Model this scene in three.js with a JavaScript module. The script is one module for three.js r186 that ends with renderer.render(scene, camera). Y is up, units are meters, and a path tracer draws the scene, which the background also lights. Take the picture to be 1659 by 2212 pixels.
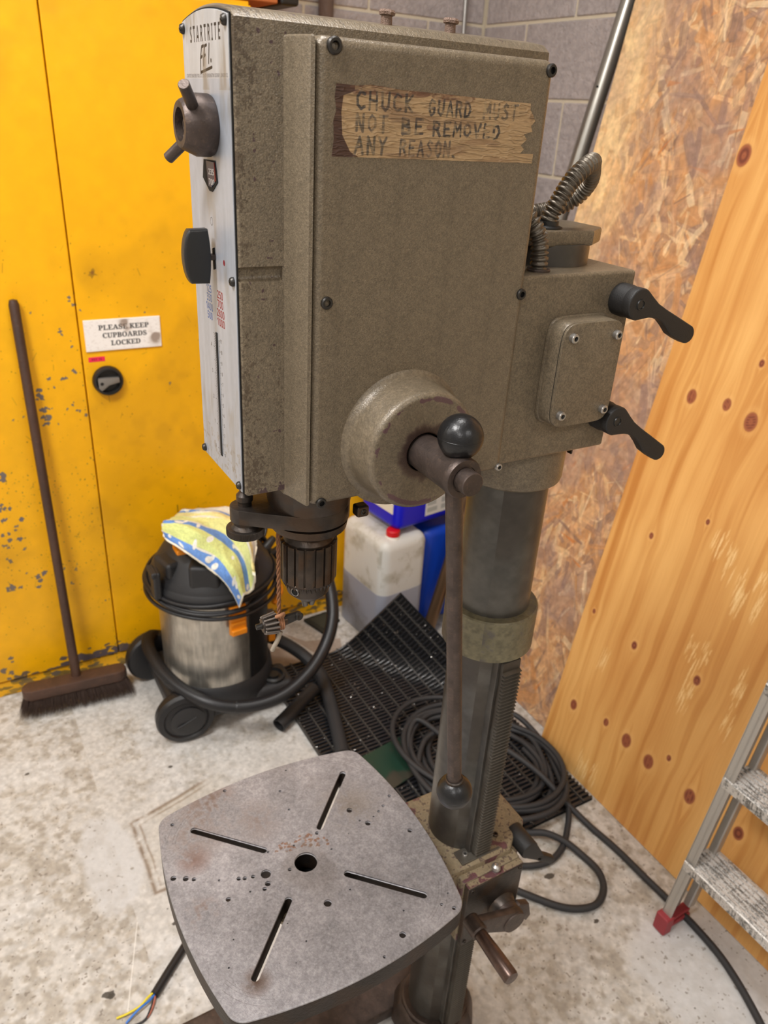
import * as THREE from 'three';
import { RoundedBoxGeometry } from 'three/addons/geometries/RoundedBoxGeometry.js';
import { mergeGeometries, toCreasedNormals } from 'three/addons/utils/BufferGeometryUtils.js';
import { RectAreaLightUniformsLib } from 'three/addons/lights/RectAreaLightUniformsLib.js';
import { Brush, Evaluator, SUBTRACTION } from 'three-bvh-csg';

// ---------------------------------------------------------------- camera, lights, exposure
const scene = new THREE.Scene();
scene.background = new THREE.Color(0x000000);
const rad = (d) => d * Math.PI / 180;
const V = (x, y, z) => new THREE.Vector3(x, y, z);
const camera = new THREE.PerspectiveCamera(2 * Math.atan(1106 / 1670) * 180 / Math.PI, 1659 / 2212, 0.02, 40);
{
  const yaw = rad(31.38), pitch = rad(27.26), roll = rad(3.648);
  const f = V(Math.sin(yaw) * Math.cos(pitch), -Math.sin(pitch), -Math.cos(yaw) * Math.cos(pitch));
  const r0 = f.clone().cross(V(0, 1, 0)).normalize(), u0 = r0.clone().cross(f);
  const r = r0.clone().multiplyScalar(Math.cos(roll)).addScaledVector(u0, Math.sin(roll));
  const u = u0.clone().multiplyScalar(Math.cos(roll)).addScaledVector(r0, -Math.sin(roll));
  camera.position.set(0, 1.6, 0);
  camera.quaternion.setFromRotationMatrix(new THREE.Matrix4().makeBasis(r, u, f.clone().negate()));
}
camera.focus = 0.75;
camera.userData.fStop = 9;
const renderer = new THREE.WebGLRenderer({ antialias: true });
renderer.toneMapping = THREE.LinearToneMapping;
renderer.toneMappingExposure = 0.9;
renderer.shadowMap.enabled = true;
RectAreaLightUniformsLib.init();
// ceiling panels: [x, z, size x, size z, radiance]
const CEIL = 3.1;
const PANELS = [
  [-0.85, -0.5, 0.6, 0.6, 62, 'square ceiling light panel nearest above the drill and the yellow cupboards'],
  [-1.6, 1.6, 0.6, 0.6, 36, 'square ceiling light panel behind the camera on its left'],
  [0.7, 1.9, 0.6, 0.6, 16, 'square ceiling light panel behind the camera on its right'],
  [0.5, -0.95, 0.6, 0.6, 17, 'square ceiling light panel above the drill column and the leaning boards'],
  [-2.6, -1.6, 0.6, 0.6, 20, 'square ceiling light panel furthest to the left along the cupboards'],
];
const LAMP_COLOR = new THREE.Color(1.0, 0.975, 0.95);

// ---------------------------------------------------------------- helpers
let seedState = 1;
function reseed(s) { seedState = s >>> 0; }
function rnd() { seedState = (seedState + 0x6d2b79f5) | 0; let t = Math.imul(seedState ^ (seedState >>> 15), 1 | seedState); t = (t + Math.imul(t ^ (t >>> 7), 61 | t)) ^ t; return ((t ^ (t >>> 14)) >>> 0) / 4294967296; }
const rr = (a, b) => a + (b - a) * rnd();
const clamp = (x, a = 0, b = 1) => Math.min(b, Math.max(a, x));
const smooth = (a, b, x) => { const t = clamp((x - a) / (b - a)); return t * t * (3 - 2 * t); };
const mix = (a, b, t) => a + (b - a) * t;
function hash(x, y, s) { let h = Math.imul(x, 374761393) + Math.imul(y, 668265263) + Math.imul(s, 982451653); h = Math.imul(h ^ (h >>> 13), 1274126177); return ((h ^ (h >>> 16)) >>> 0) / 4294967296; }
// value noise, tiling with period p (in lattice cells)
function vn(x, y, p, s) {
  const x0 = Math.floor(x), y0 = Math.floor(y); let fx = x - x0, fy = y - y0;
  fx = fx * fx * (3 - 2 * fx); fy = fy * fy * (3 - 2 * fy);
  const m = (a) => ((a % p) + p) % p, xa = m(x0), xb = m(x0 + 1), ya = m(y0), yb = m(y0 + 1);
  return mix(mix(hash(xa, ya, s), hash(xb, ya, s), fx), mix(hash(xa, yb, s), hash(xb, yb, s), fx), fy);
}
function fbm(u, v, cells, oct, s) { let a = 0, w = 0.5, t = 0, c = cells; for (let i = 0; i < oct; i++) { a += w * vn(u * c, v * c, c, s + i); t += w; w *= 0.5; c *= 2; } return a / t; }
const hex = (h) => [(h >> 16) & 255, (h >> 8) & 255, h & 255];
function pixelTex(w, h, fn, srgb = true) {
  const d = new Uint8Array(w * h * 4), o = [0, 0, 0];
  for (let y = 0; y < h; y++) for (let x = 0; x < w; x++) { fn((x + 0.5) / w, (y + 0.5) / h, o); const i = (y * w + x) * 4; d[i] = clamp(o[0], 0, 255); d[i + 1] = clamp(o[1], 0, 255); d[i + 2] = clamp(o[2], 0, 255); d[i + 3] = 255; }
  const t = new THREE.DataTexture(d, w, h); t.wrapS = t.wrapT = THREE.RepeatWrapping; t.magFilter = THREE.LinearFilter; t.minFilter = THREE.LinearFilter;
  if (srgb) t.colorSpace = THREE.SRGBColorSpace; t.needsUpdate = true; return t;
}
const greyTex = (w, h, fn) => pixelTex(w, h, (u, v, o) => { o[0] = o[1] = o[2] = fn(u, v) * 255; }, false);
function canvasTex(w, h, draw, grain) {
  const c = document.createElement('canvas'); c.width = w; c.height = h; const g = c.getContext('2d'); draw(g, w, h);
  if (grain) { const im = g.getImageData(0, 0, w, h), d = im.data; for (let y = 0; y < h; y++) for (let x = 0; x < w; x++) { const i = (y * w + x) * 4; grain(x / w, 1 - y / h, d, i); } g.putImageData(im, 0, 0); }
  const t = new THREE.CanvasTexture(c); t.colorSpace = THREE.SRGBColorSpace; t.magFilter = THREE.LinearFilter; t.minFilter = THREE.LinearFilter; t.wrapS = t.wrapT = THREE.RepeatWrapping; return t;
}
function tiled(t, size) { const c = t.clone(); c.repeat.set(1 / size, 1 / size); c.needsUpdate = true; return c; }
function mat(o) { const { map, bump, bumpScale, roughMap, color, rough = 0.6, metal = 0, side, ...rest } = o; const P = { color: color ?? 0xffffff, roughness: rough, metalness: metal, ...rest }; if (map) P.map = map; if (roughMap) P.roughnessMap = roughMap; if (bump) { P.bumpMap = bump; P.bumpScale = bumpScale ?? 0.001; } if (side) P.side = side; return new THREE.MeshPhysicalMaterial(P); }

function prep(g) { let q = g.index ? g.toNonIndexed() : g; for (const k of Object.keys(q.attributes)) if (!['position', 'normal', 'uv'].includes(k)) q.deleteAttribute(k); if (!q.attributes.normal) q.computeVertexNormals(); if (!q.attributes.uv) q.setAttribute('uv', new THREE.BufferAttribute(new Float32Array(q.attributes.position.count * 2), 2)); q.morphAttributes = {}; q.clearGroups(); return q; }
const merge = (gs) => { const a = gs.flat(9).filter(Boolean).map(prep); return a.length === 1 ? a[0] : mergeGeometries(a); };
// uv in metres from the dominant axis of each face
function boxUV(g) {
  const p = g.attributes.position, uv = new Float32Array(p.count * 2), a = V(), b = V(), c = V(), n = V();
  for (let i = 0; i < p.count; i += 3) {
    a.fromBufferAttribute(p, i); b.fromBufferAttribute(p, i + 1); c.fromBufferAttribute(p, i + 2);
    n.copy(b).sub(a).cross(c.clone().sub(a)); const x = Math.abs(n.x), y = Math.abs(n.y), z = Math.abs(n.z);
    [a, b, c].forEach((q, k) => { const j = (i + k) * 2; if (x >= y && x >= z) { uv[j] = q.z; uv[j + 1] = q.y; } else if (y >= z) { uv[j] = q.x; uv[j + 1] = q.z; } else { uv[j] = q.x; uv[j + 1] = q.y; } });
  }
  g.setAttribute('uv', new THREE.BufferAttribute(uv, 2)); return g;
}
// uv from two axes between given bounds
function planarUV(g, fu, fv) { const p = g.attributes.position, uv = new Float32Array(p.count * 2), q = V(); for (let i = 0; i < p.count; i++) { q.fromBufferAttribute(p, i); uv[2 * i] = fu(q); uv[2 * i + 1] = fv(q); } g.setAttribute('uv', new THREE.BufferAttribute(uv, 2)); return g; }
// (toCreasedNormals joins points closer than a hundredth of a unit, so it works in millimetres)
const crease = (g, deg = 35) => toCreasedNormals((g.index ? g.toNonIndexed() : g).scale(1000, 1000, 1000), rad(deg)).scale(0.001, 0.001, 0.001);
function frame(o, z, up = V(0, 1, 0)) { const Z = z.clone().normalize(); let X = up.clone().cross(Z); if (X.lengthSq() < 1e-6) X = V(1, 0, 0).cross(Z); X.normalize(); const Y = Z.clone().cross(X); return new THREE.Matrix4().makeBasis(X, Y, Z).setPosition(o); }
const box = (x0, x1, y0, y1, z0, z1, r = 0, seg = 2) => { const w = x1 - x0, h = y1 - y0, d = z1 - z0; const g = r ? new RoundedBoxGeometry(w, h, d, seg, Math.min(r, w / 2.01, h / 2.01, d / 2.01)) : new THREE.BoxGeometry(w, h, d); return g.translate((x0 + x1) / 2, (y0 + y1) / 2, (z0 + z1) / 2); };
// lathe about the line from o along dir; pts = [radius, distance]
function lathe(o, dir, pts, seg = 40, deg = 30) {
  const g = new THREE.LatheGeometry(pts.map(([r, h]) => new THREE.Vector2(Math.max(r, 1e-5), h)), seg);
  const q = new THREE.Quaternion().setFromUnitVectors(V(0, 1, 0), dir.clone().normalize());
  return crease(g.applyQuaternion(q).translate(o.x, o.y, o.z), deg);
}
function rod(a, b, r, r2 = r, c = 0.001, seg = 24) { const d = b.clone().sub(a), L = d.length(); return lathe(a, d, [[0, 0], [r - c, 0], [r, c], [r2, L - c], [r2 - c, L], [0, L]], seg, 40); }
const ringPts = (ri, ro, h0, h1, c = 0.001) => [[ri, h0], [ro - c, h0], [ro, h0 + c], [ro, h1 - c], [ro - c, h1], [ri, h1]];
function tube(pts, r, n = 60, rs = 8, closed = false, caps = true) {
  const c = new THREE.CatmullRomCurve3(pts.map((p) => p.isVector3 ? p : V(...p)), closed, 'centripetal'), gs = [prep(new THREE.TubeGeometry(c, n, r, rs, closed))];
  if (caps && !closed) for (const t of [0, 1]) { const g = new THREE.CircleGeometry(r, rs), d = c.getTangentAt(t).multiplyScalar(t ? 1 : -1); g.applyMatrix4(frame(c.getPointAt(t), d)); gs.push(prep(g)); }
  return merge(gs);
}
function shapeOf(pts, holes = []) { const s = new THREE.Shape(pts.map(([x, y]) => new THREE.Vector2(x, y))); for (const h of holes) s.holes.push(new THREE.Path(h.map(([x, y]) => new THREE.Vector2(x, y)))); return s; }
function extrude(shape, depth, bevel = 0, seg = 2, curve = 12, deg = 30) { const g = new THREE.ExtrudeGeometry(shape, { depth: depth - 2 * bevel, bevelEnabled: bevel > 0, bevelSize: bevel, bevelThickness: bevel, bevelOffset: -bevel, bevelSegments: seg, curveSegments: curve }); return crease(g.translate(0, 0, bevel), deg); }
const circ = (x, y, r, n = 24, a0 = 0) => Array.from({ length: n }, (_, i) => [x + r * Math.cos(a0 + i / n * 2 * Math.PI), y + r * Math.sin(a0 + i / n * 2 * Math.PI)]);
// shapes drawn in (x, z) and raised along y from y0
const raise = (shape, y0, h, bevel, seg, deg) => extrude(shape, h, bevel, seg, 12, deg).applyMatrix4(new THREE.Matrix4().makeBasis(V(1, 0, 0), V(0, 0, -1), V(0, 1, 0))).translate(0, y0, 0);
const XZ = (pts) => pts.map(([x, z]) => [x, -z]);
const hull = (x1, y1, r1, x2, y2, r2, n = 14) => { const a = Math.atan2(y2 - y1, x2 - x1), L = Math.hypot(x2 - x1, y2 - y1), b = Math.acos(clamp((r1 - r2) / L, -1, 1)), o = []; for (let i = 0; i <= n; i++) { const t = a + b + (2 * Math.PI - 2 * b) * i / n; o.push([x1 + r1 * Math.cos(t), y1 + r1 * Math.sin(t)]); } for (let i = 0; i <= n; i++) { const t = a - b + 2 * b * i / n; o.push([x2 + r2 * Math.cos(t), y2 + r2 * Math.sin(t)]); } return o; };
const ev = new Evaluator(); ev.attributes = ['position', 'normal', 'uv']; ev.useGroups = false;
function cut(g, ...tools) { let b = new Brush(prep(g)); b.updateMatrixWorld(); for (const t of tools) { const k = new Brush(prep(t)); k.updateMatrixWorld(); b = ev.evaluate(b, k, SUBTRACTION); b.updateMatrixWorld(); } return prep(b.geometry); }

const used = new Map();
function numbered(name) { const n = used.get(name) ?? 0; used.set(name, n + 1); return n ? `${name}_${String(n).padStart(3, '0')}` : name; }
function thing(name, label, category, [x, y, z] = [0, 0, 0], group) { const o = new THREE.Group(); o.name = numbered(name); o.position.set(x, y, z); o.userData = { label, category }; if (group) o.userData.group = group; scene.add(o); return o; }
function origin(o) { const v = V(); for (let p = o; p && p !== scene; p = p.parent) v.add(p.position); return v; }
// geometry in world coordinates, made a named child of a thing or part
function part(parent, name, gs, m, opt = {}) {
  let g = merge([gs]); if (!opt.keepUV) boxUV(g); const o = origin(parent); g.translate(-o.x, -o.y, -o.z);
  const me = new THREE.Mesh(g, m); me.name = name; me.castShadow = me.receiveShadow = true; if (opt.label) me.userData.label = opt.label; if (opt.kind) me.userData.kind = opt.kind; parent.add(me); return me;
}
function solo(name, label, category, gs, m, opt = {}) { let g = merge([gs]); if (!opt.keepUV) boxUV(g); const me = new THREE.Mesh(g, m); me.name = numbered(name); me.castShadow = me.receiveShadow = true; me.userData = { label, category }; if (opt.group) me.userData.group = opt.group; scene.add(me); return me; }
function struct(name, gs, m, opt = {}) { let g = merge([gs]); if (!opt.keepUV) boxUV(g); const me = new THREE.Mesh(g, m); me.name = name; me.castShadow = me.receiveShadow = true; me.userData = { kind: 'structure' }; scene.add(me); return me; }
function polish(d, i, f) { d[i] = clamp(d[i] * f, 0, 255); d[i + 1] = clamp(d[i + 1] * f, 0, 255); d[i + 2] = clamp(d[i + 2] * f, 0, 255); }

// ---------------------------------------------------------------- textures and materials
const hammerBump = greyTex(512, 512, (u, v) => fbm(u, v, 40, 3, 11));
const hammerMap = pixelTex(512, 512, (u, v, o) => {
  const a = fbm(u, v, 26, 3, 11), b = fbm(u, v, 5, 3, 31), s = fbm(u, v, 90, 2, 77); const k = 0.9 + 0.18 * a - 0.1 * b;
  o[0] = 115 * k; o[1] = 103 * k; o[2] = 85 * k; const q = 0.8 + 0.4 * s; o[0] *= q; o[1] *= q; o[2] *= q;
});
const M = {};
M.paint = mat({ map: tiled(hammerMap, 0.055), bump: tiled(hammerBump, 0.04), bumpScale: 0.0003, rough: 0.34, metal: 0.1 });
M.paintSmooth = mat({ map: tiled(hammerMap, 0.1), bump: tiled(hammerBump, 0.05), bumpScale: 0.0002, rough: 0.36, metal: 0.1 });
const wornBump = greyTex(512, 512, (u, v) => fbm(u, v, 32, 4, 5));
const steelMap = pixelTex(512, 512, (u, v, o) => { const a = fbm(u, v, 6, 5, 3), b = fbm(u, v, 40, 3, 8), c = fbm(u, v, 3, 4, 21); const k = 0.62 + 0.5 * a + 0.18 * b; o[0] = 96 * k; o[1] = 94 * k; o[2] = 90 * k; const t = smooth(0.52, 0.7, c) * 0.45; o[0] = mix(o[0], 62, t); o[1] = mix(o[1], 54, t); o[2] = mix(o[2], 47, t); });
const darkMap = pixelTex(512, 512, (u, v, o) => { const a = fbm(u, v, 8, 5, 43), c = fbm(u, v, 4, 4, 41); const k = 0.7 + 0.6 * a; o[0] = 66 * k; o[1] = 60 * k; o[2] = 56 * k; const t = smooth(0.5, 0.72, c) * 0.6; o[0] = mix(o[0], 82, t); o[1] = mix(o[1], 62, t); o[2] = mix(o[2], 46, t); });
const bronzeMap = pixelTex(512, 512, (u, v, o) => { const a = fbm(u, v, 10, 5, 143), c = fbm(u, v, 60, 2, 141); const k = 0.75 + 0.4 * a; o[0] = 84 * k; o[1] = 73 * k; o[2] = 68 * k; if (c > 0.74) { o[0] *= 1.12; o[1] *= 1.1; o[2] *= 1.06; } });
M.column = mat({ map: tiled(steelMap, 0.35), bump: tiled(wornBump, 0.15), bumpScale: 0.00015, rough: 0.38, metal: 0.55 });
M.dark = mat({ map: tiled(darkMap, 0.15), bump: tiled(wornBump, 0.08), bumpScale: 0.0002, rough: 0.4, metal: 0.7 });
M.bronze = mat({ map: tiled(bronzeMap, 0.12), bump: tiled(wornBump, 0.06), bumpScale: 0.0002, rough: 0.45, metal: 0.65 });
M.rack = mat({ map: tiled(steelMap, 0.2), color: 0xe8e2da, rough: 0.4, metal: 0.35 });
M.brightSteel = mat({ color: 0xa9a6a2, rough: 0.35, metal: 0.85, bump: tiled(wornBump, 0.05), bumpScale: 0.0001 });
M.screw = mat({ color: 0x3f3d3b, rough: 0.4, metal: 0.8 });
M.socket = mat({ color: 0x080808, rough: 0.8 });
M.blackPlastic = mat({ color: 0x1d1d1d, rough: 0.38, bump: tiled(wornBump, 0.05), bumpScale: 0.00012 });
M.phenolic = mat({ color: 0x101114, rough: 0.33, bump: tiled(wornBump, 0.04), bumpScale: 0.00012 });
M.lever = mat({ color: 0x1c1b1b, rough: 0.55, bump: tiled(wornBump, 0.02), bumpScale: 0.0002 });
M.conduit = mat({ color: 0x6d665c, rough: 0.42, metal: 0.75, bump: tiled(wornBump, 0.03), bumpScale: 0.0002 });
M.blackGap = mat({ color: 0x0a0908, rough: 0.9 });
M.rubber = mat({ color: 0x17171a, rough: 0.42, bump: tiled(wornBump, 0.08), bumpScale: 0.0002 });
M.rubberDull = mat({ color: 0x2b2b2d, rough: 0.62, bump: tiled(wornBump, 0.08), bumpScale: 0.0002 });
M.vacPlastic = mat({ color: 0x232325, rough: 0.5, bump: tiled(wornBump, 0.05), bumpScale: 0.0003 });
M.orange = mat({ color: 0xd98207, rough: 0.45 });

// floor: 2.2 m square of worn concrete, origin at (-0.35, -2.55)
const FX = -0.35, FZ = -2.55, FS = 2.2;
const floorTex = canvasTex(2048, 2048, (g) => {
  g.fillStyle = '#c2bdb3'; g.fillRect(0, 0, 2048, 2048);
}, (() => {
  reseed(5);
  return (u, v, d, i) => {
    // v up is -z; texture v=0 at z=FZ+FS handled by uv mapping: v = (z - FZ)/FS
    const x = FX + u * FS, z = FZ + v * FS;
    const a = fbm(u, v, 7, 5, 201), b = fbm(u, v, 130, 3, 207), c = fbm(u, v, 260, 2, 211), e = fbm(u, v, 16, 4, 217), q = fbm(u, v, 4, 3, 220), sp = fbm(u, v, 330, 2, 223);
    let R = 193, G = 190, B = 183;
    const dirty = smooth(0.42, 0.62, 0.45 * a + 0.3 * q + 0.25 * b + 0.12 * (x < 0.15 ? 1 : 0) + 0.1 * (x > 0.75 && z > -1 ? 1 : 0)), gr = smooth(0.36, 0.68, b), k = dirty * (0.25 + 0.75 * gr);
    R = mix(R, 152, k * 0.6); G = mix(G, 143, k * 0.62); B = mix(B, 129, k * 0.65);
    const w = smooth(0.58, 0.72, e) * 0.5; R = mix(R, 202, w); G = mix(G, 201, w); B = mix(B, 197, w);
    const f = 0.9 + 0.2 * c - 0.08 * (b - 0.5) * (0.4 + dirty); R *= f; G *= f; B *= f;
    const pale = smooth(0.45, 0.6, smooth(0.9, 1.15, x) * smooth(-0.75, -0.55, z) * 0.8 + Math.exp(-(((x - 0.13) / 0.1) ** 2 + ((z + 1.36) / 0.2) ** 2)) * 0.9 + 0.5 * (e - 0.5)) * 0.7; R = mix(R, 198, pale); G = mix(G, 198, pale); B = mix(B, 196, pale);
    const spot = smooth(0.77, 0.85, sp) * (0.15 + 0.85 * dirty); R = mix(R, 110, spot * 0.6); G = mix(G, 101, spot * 0.6); B = mix(B, 90, spot * 0.6);
    // rust outline left by an access cover
    const hx = Math.max(0.205 - x, x - 0.7), hz = Math.max(-1.44 + 0.28 * (x - 0.22) * -1 - z, z + 1.222), h0 = Math.max(hx, hz), wob = (e - 0.5) * 0.012;
    for (const [r, wd, st] of [[0.0, 0.005, 0.6 * smooth(0.44, 0.36, x)], [0.016, 0.003, 0.42 * smooth(0.44, 0.36, x)]]) { const t = Math.exp(-(((h0 + r + wob) / wd) ** 2)) * st * smooth(0.3, 0.55, b * 0.6 + e * 0.5); R = mix(R, 96, t); G = mix(G, 74, t); B = mix(B, 54, t); }
    if (h0 < 0) { const t = 0.25 * smooth(0.5, 0.36, x) * smooth(0.3, 0.7, e); R = mix(R, 170, t); G = mix(G, 158, t); B = mix(B, 134, t); }
    G *= 1.0; B *= 1.015; d[i] = clamp(R, 0, 255); d[i + 1] = clamp(G, 0, 255); d[i + 2] = clamp(B, 0, 255);
  };
})());
{
  const c = floorTex.image, g = c.getContext('2d'); reseed(17);
  const P = (x, z) => [(x - FX) / FS * 2048, (1 - (z - FZ) / FS) * 2048];
  const blob = (x, z, r, col, al, n = 9) => { const [cx, cy] = P(x, z); g.fillStyle = col; g.globalAlpha = al; g.beginPath(); const s = rr(0, 9); for (let i = 0; i <= n; i++) { const t = i / n * 2 * Math.PI, q = r * 930 * (0.65 + 0.6 * hash(i % n, Math.floor(x * 999), Math.floor(z * 777))); g[i ? 'lineTo' : 'moveTo'](cx + q * Math.cos(t + s), cy + q * Math.sin(t + s) * 0.8); } g.fill(); g.globalAlpha = 1; };
  for (let i = 0; i < 230; i++) blob(rr(-0.3, 1.3), rr(-2.0, -0.45), rr(0.0006, 0.0024), '#3a332b', rr(0.3, 0.75));
  for (let i = 0; i < 24; i++) blob(rr(-0.3, 1.3), rr(-2.0, -0.45), rr(0.003, 0.007), '#6d6356', rr(0.25, 0.6));
  for (let i = 0; i < 60; i++) blob(rr(0.85, 1.25), rr(-0.9, -0.45), rr(0.001, 0.005), '#6a584c', rr(0.2, 0.45));
  for (const [x, z, r] of [[0.06, -1.04, 0.011], [0.066, -1.035, 0.009], [0.22, -1.13, 0.006], [0.34, -1.58, 0.006], [0.0, -1.72, 0.006], [1.04, -0.84, 0.012], [1.06, -0.7, 0.007]]) blob(x, z, r, '#3b3630', 0.85, 12);
  // brown dust left between the vacuum and the mat
  for (const pg of [[[0.787, -1.942], [0.854, -1.905], [0.87, -1.8], [0.751, -1.797], [0.71, -1.85]], [[0.847, -2.005], [0.9, -1.93], [1.014, -1.896], [0.983, -1.82], [0.9, -1.86]]]) { g.fillStyle = '#937f70'; g.globalAlpha = 0.6; g.beginPath(); for (const q of pg) g.lineTo(...P(...q)); g.fill(); g.globalAlpha = 1; }
  g.strokeStyle = '#dedbd4'; g.lineWidth = 2; g.globalAlpha = 0.8; g.beginPath(); g.moveTo(...P(0.15, -1.17)); g.lineTo(...P(0.085, -0.985)); g.stroke(); g.globalAlpha = 1;
}
floorTex.wrapS = floorTex.wrapT = THREE.MirroredRepeatWrapping;
floorTex.repeat.set(1 / FS, 1 / FS); floorTex.offset.set(-FX / FS, -FZ / FS);
M.floor = mat({ map: floorTex, rough: 0.62, bump: tiled(wornBump, 0.35), bumpScale: 0.0008 });

// painted block wall
const blockMap = pixelTex(512, 512, (u, v, o) => { const a = fbm(u, v, 40, 4, 301), b = fbm(u, v, 5, 4, 305); const k = 0.9 + 0.2 * a - 0.1 * b; o[0] = 178 * k; o[1] = 168 * k; o[2] = 166 * k; });
const blockBump = greyTex(512, 512, (u, v) => 0.6 * fbm(u, v, 36, 4, 301) + 0.4 * fbm(u, v, 110, 2, 309));
M.block = mat({ map: tiled(blockMap, 0.4), bump: tiled(blockBump, 0.4), bumpScale: 0.004, rough: 0.8 });
M.mortar = mat({ color: 0xd0c4ae, rough: 0.9, bump: tiled(blockBump, 0.2), bumpScale: 0.002 });
M.plaster = mat({ color: 0xb8b4ae, rough: 0.85 });

// yellow cupboards: one map for the whole front, x from -0.2 to 1.6, y from 0 to 1.85
const CX = -0.2, CW = 1.8, CH = 1.85;
const yellowTex = canvasTex(1992, 2048, (g, W, H) => {
  g.fillStyle = '#f2b103'; g.fillRect(0, 0, W, H); reseed(23);
  const sx = W / CW, sy = H / CH, P = (x, y) => [(x - CX) * sx, H - y * sy];
  const patch = (x, y, r, col, al, n = 11, st = 1) => { const [cx, cy] = P(x, y); g.globalAlpha = al; g.fillStyle = col; g.beginPath(); for (let i = 0; i < n; i++) { const t = i / n * 2 * Math.PI, q = r * sx * rr(0.35, 1.25); g[i ? 'lineTo' : 'moveTo'](cx + q * Math.cos(t) * st, cy + q * Math.sin(t)); } g.closePath(); g.fill(); g.globalAlpha = 1; };
  const mm = 0.00135;
  // bare metal chips, [x, y, radius in mm]
  const chips = [[.31, 1.147, 6], [.316, 1.136, 6], [.33, 1.118, 3], [.277, 1.071, 6], [.278, 1.062, 4], [.233, .952, 7], [.27, .951, 8], [.298, .96, 8], [.245, .929, 5], [.206, .926, 8], [.206, .903, 11], [.211, .876, 10], [.227, .874, 6], [.211, .852, 12], [.212, .832, 9], [.285, .878, 5], [.295, .858, 6], [.268, .863, 4], [.31, .841, 6], [.09, .702, 11], [.539, .905, 6], [.223, .801, 2], [.214, 1.119, 3], [.488, 1.102, 3], [.16, .859, 4], [.136, .852, 3], [.242, .828, 3], [.297, 1.027, 4], [.297, 1.043, 2],
    [.072, .618, 14], [.094, .608, 8], [.072, .574, 8], [.115, .565, 9], [.099, .548, 8], [.07, .527, 16], [.104, .512, 10], [.065, .493, 11], [.106, .476, 8], [.068, .457, 12], [.057, .366, 14], [.081, .359, 7], [.13, .38, 12], [.151, .393, 9], [.127, .354, 8], [.231, .383, 6], [.236, .401, 4], [.215, .338, 5], [.302, .255, 4], [.199, .395, 5], [.104, .401, 4], [.024, .128, 9], [.004, .094, 14], [.012, .073, 12], [.03, .64, 10], [.02, .58, 12], [.03, .5, 14], [.0, .42, 12]];
  for (const [x, y, r] of chips) { for (let k = 0; k < 3; k++) patch(x + rr(-1, 1) * r * 0.0006, y + rr(-1, 1) * r * 0.0008, r * mm * rr(0.3, 0.62), '#6d6468', 0.95, 9); }
  // worn lower edge of the doors and the plinth
  for (let i = 0; i < 150; i++) { const x = rnd() < 0.6 ? rr(0.16, 0.36) : rr(-0.1, 1.2), y = 0.056 + Math.abs(rr(-1, 1) * rr(0, 1)) * (x > 0.16 && x < 0.36 ? 0.05 : 0.02); patch(x, y, rr(0.003, 0.011), '#5b5055', 0.9, 9, 1.8); }
  for (let i = 0; i < 140; i++) patch(rr(-0.15, 1.3), rr(0.0, 0.05), rr(0.003, 0.014), rnd() < 0.5 ? '#5f5656' : '#6e5a2c', rr(0.5, 0.9), 9, 2);
  for (let i = 0; i < 40; i++) patch(0.315 + rr(-0.006, 0.004), rr(0.06, 1.0) ** 1.3, rr(0.001, 0.004), '#6b5a3c', 0.7, 7, 0.6);
  // specks and scuffs
  for (let i = 0; i < 1500; i++) { const y = 1.3 * rnd() ** 1.4; patch(rr(-0.12, 1.2), y, rr(0.0006, 0.0022), '#5c4a1c', rr(0.3, 0.8), 6); }
  for (let i = 0; i < 260; i++) patch(rr(0.0, 0.3), rr(0.38, 0.72), rr(0.001, 0.0034), '#6a5a3a', rr(0.4, 0.85), 6, 0.7);
  for (let i = 0; i < 60; i++) { const [a, b] = P(rr(-0.1, 0.8), rr(0.1, 1.3)); g.globalAlpha = rr(0.2, 0.5); g.strokeStyle = '#6a5212'; g.lineWidth = rr(1, 2.2); g.beginPath(); g.moveTo(a, b); g.lineTo(a + rr(-18, 18), b + rr(-26, 26)); g.stroke(); }
  g.globalAlpha = 1; g.strokeStyle = '#57440f'; g.lineWidth = 2.5; g.beginPath(); g.moveTo(...P(0.536, 0.53)); g.lineTo(...P(0.536, 0.47)); g.stroke();
  patch(0.369, 1.207, 0.012, '#7a5a20', 0.55, 14); patch(0.369, 1.207, 0.005, '#6b3d2c', 0.6, 12);
}, (u, v, d, i) => {
  const x = CX + u * CW, y = v * CH, a = fbm(u, v, 9, 5, 401), b = fbm(u, v, 60, 3, 405), c = fbm(u, v, 24, 3, 409);
  const grime = smooth(0.47, 0.75, a) * 0.2 * (0.3 + 1.0 * b) + 0.1 * smooth(0.5, 0.7, c) * smooth(0.35, 0.7, a);
  const spot = Math.exp(-(((x - 0.369) / 0.03) ** 2 + ((y - 1.205) / 0.035) ** 2)) * 0.3 * b * 1.5;
  const k = clamp(grime + spot, 0, 0.7), f = 0.97 + 0.06 * b;
  d[i] = clamp(mix(d[i], 140, k) * f, 0, 255); d[i + 1] = clamp(mix(d[i + 1], 100, k) * f, 0, 255); d[i + 2] = clamp(mix(d[i + 2], 16, k) * f, 0, 255);
});
M.yellow = mat({ map: yellowTex, rough: 0.4, bump: tiled(wornBump, 0.5), bumpScale: 0.0006 });
const yellowUV = (g) => planarUV(g, (q) => (q.x - CX) / CW, (q) => q.y / CH);

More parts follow.
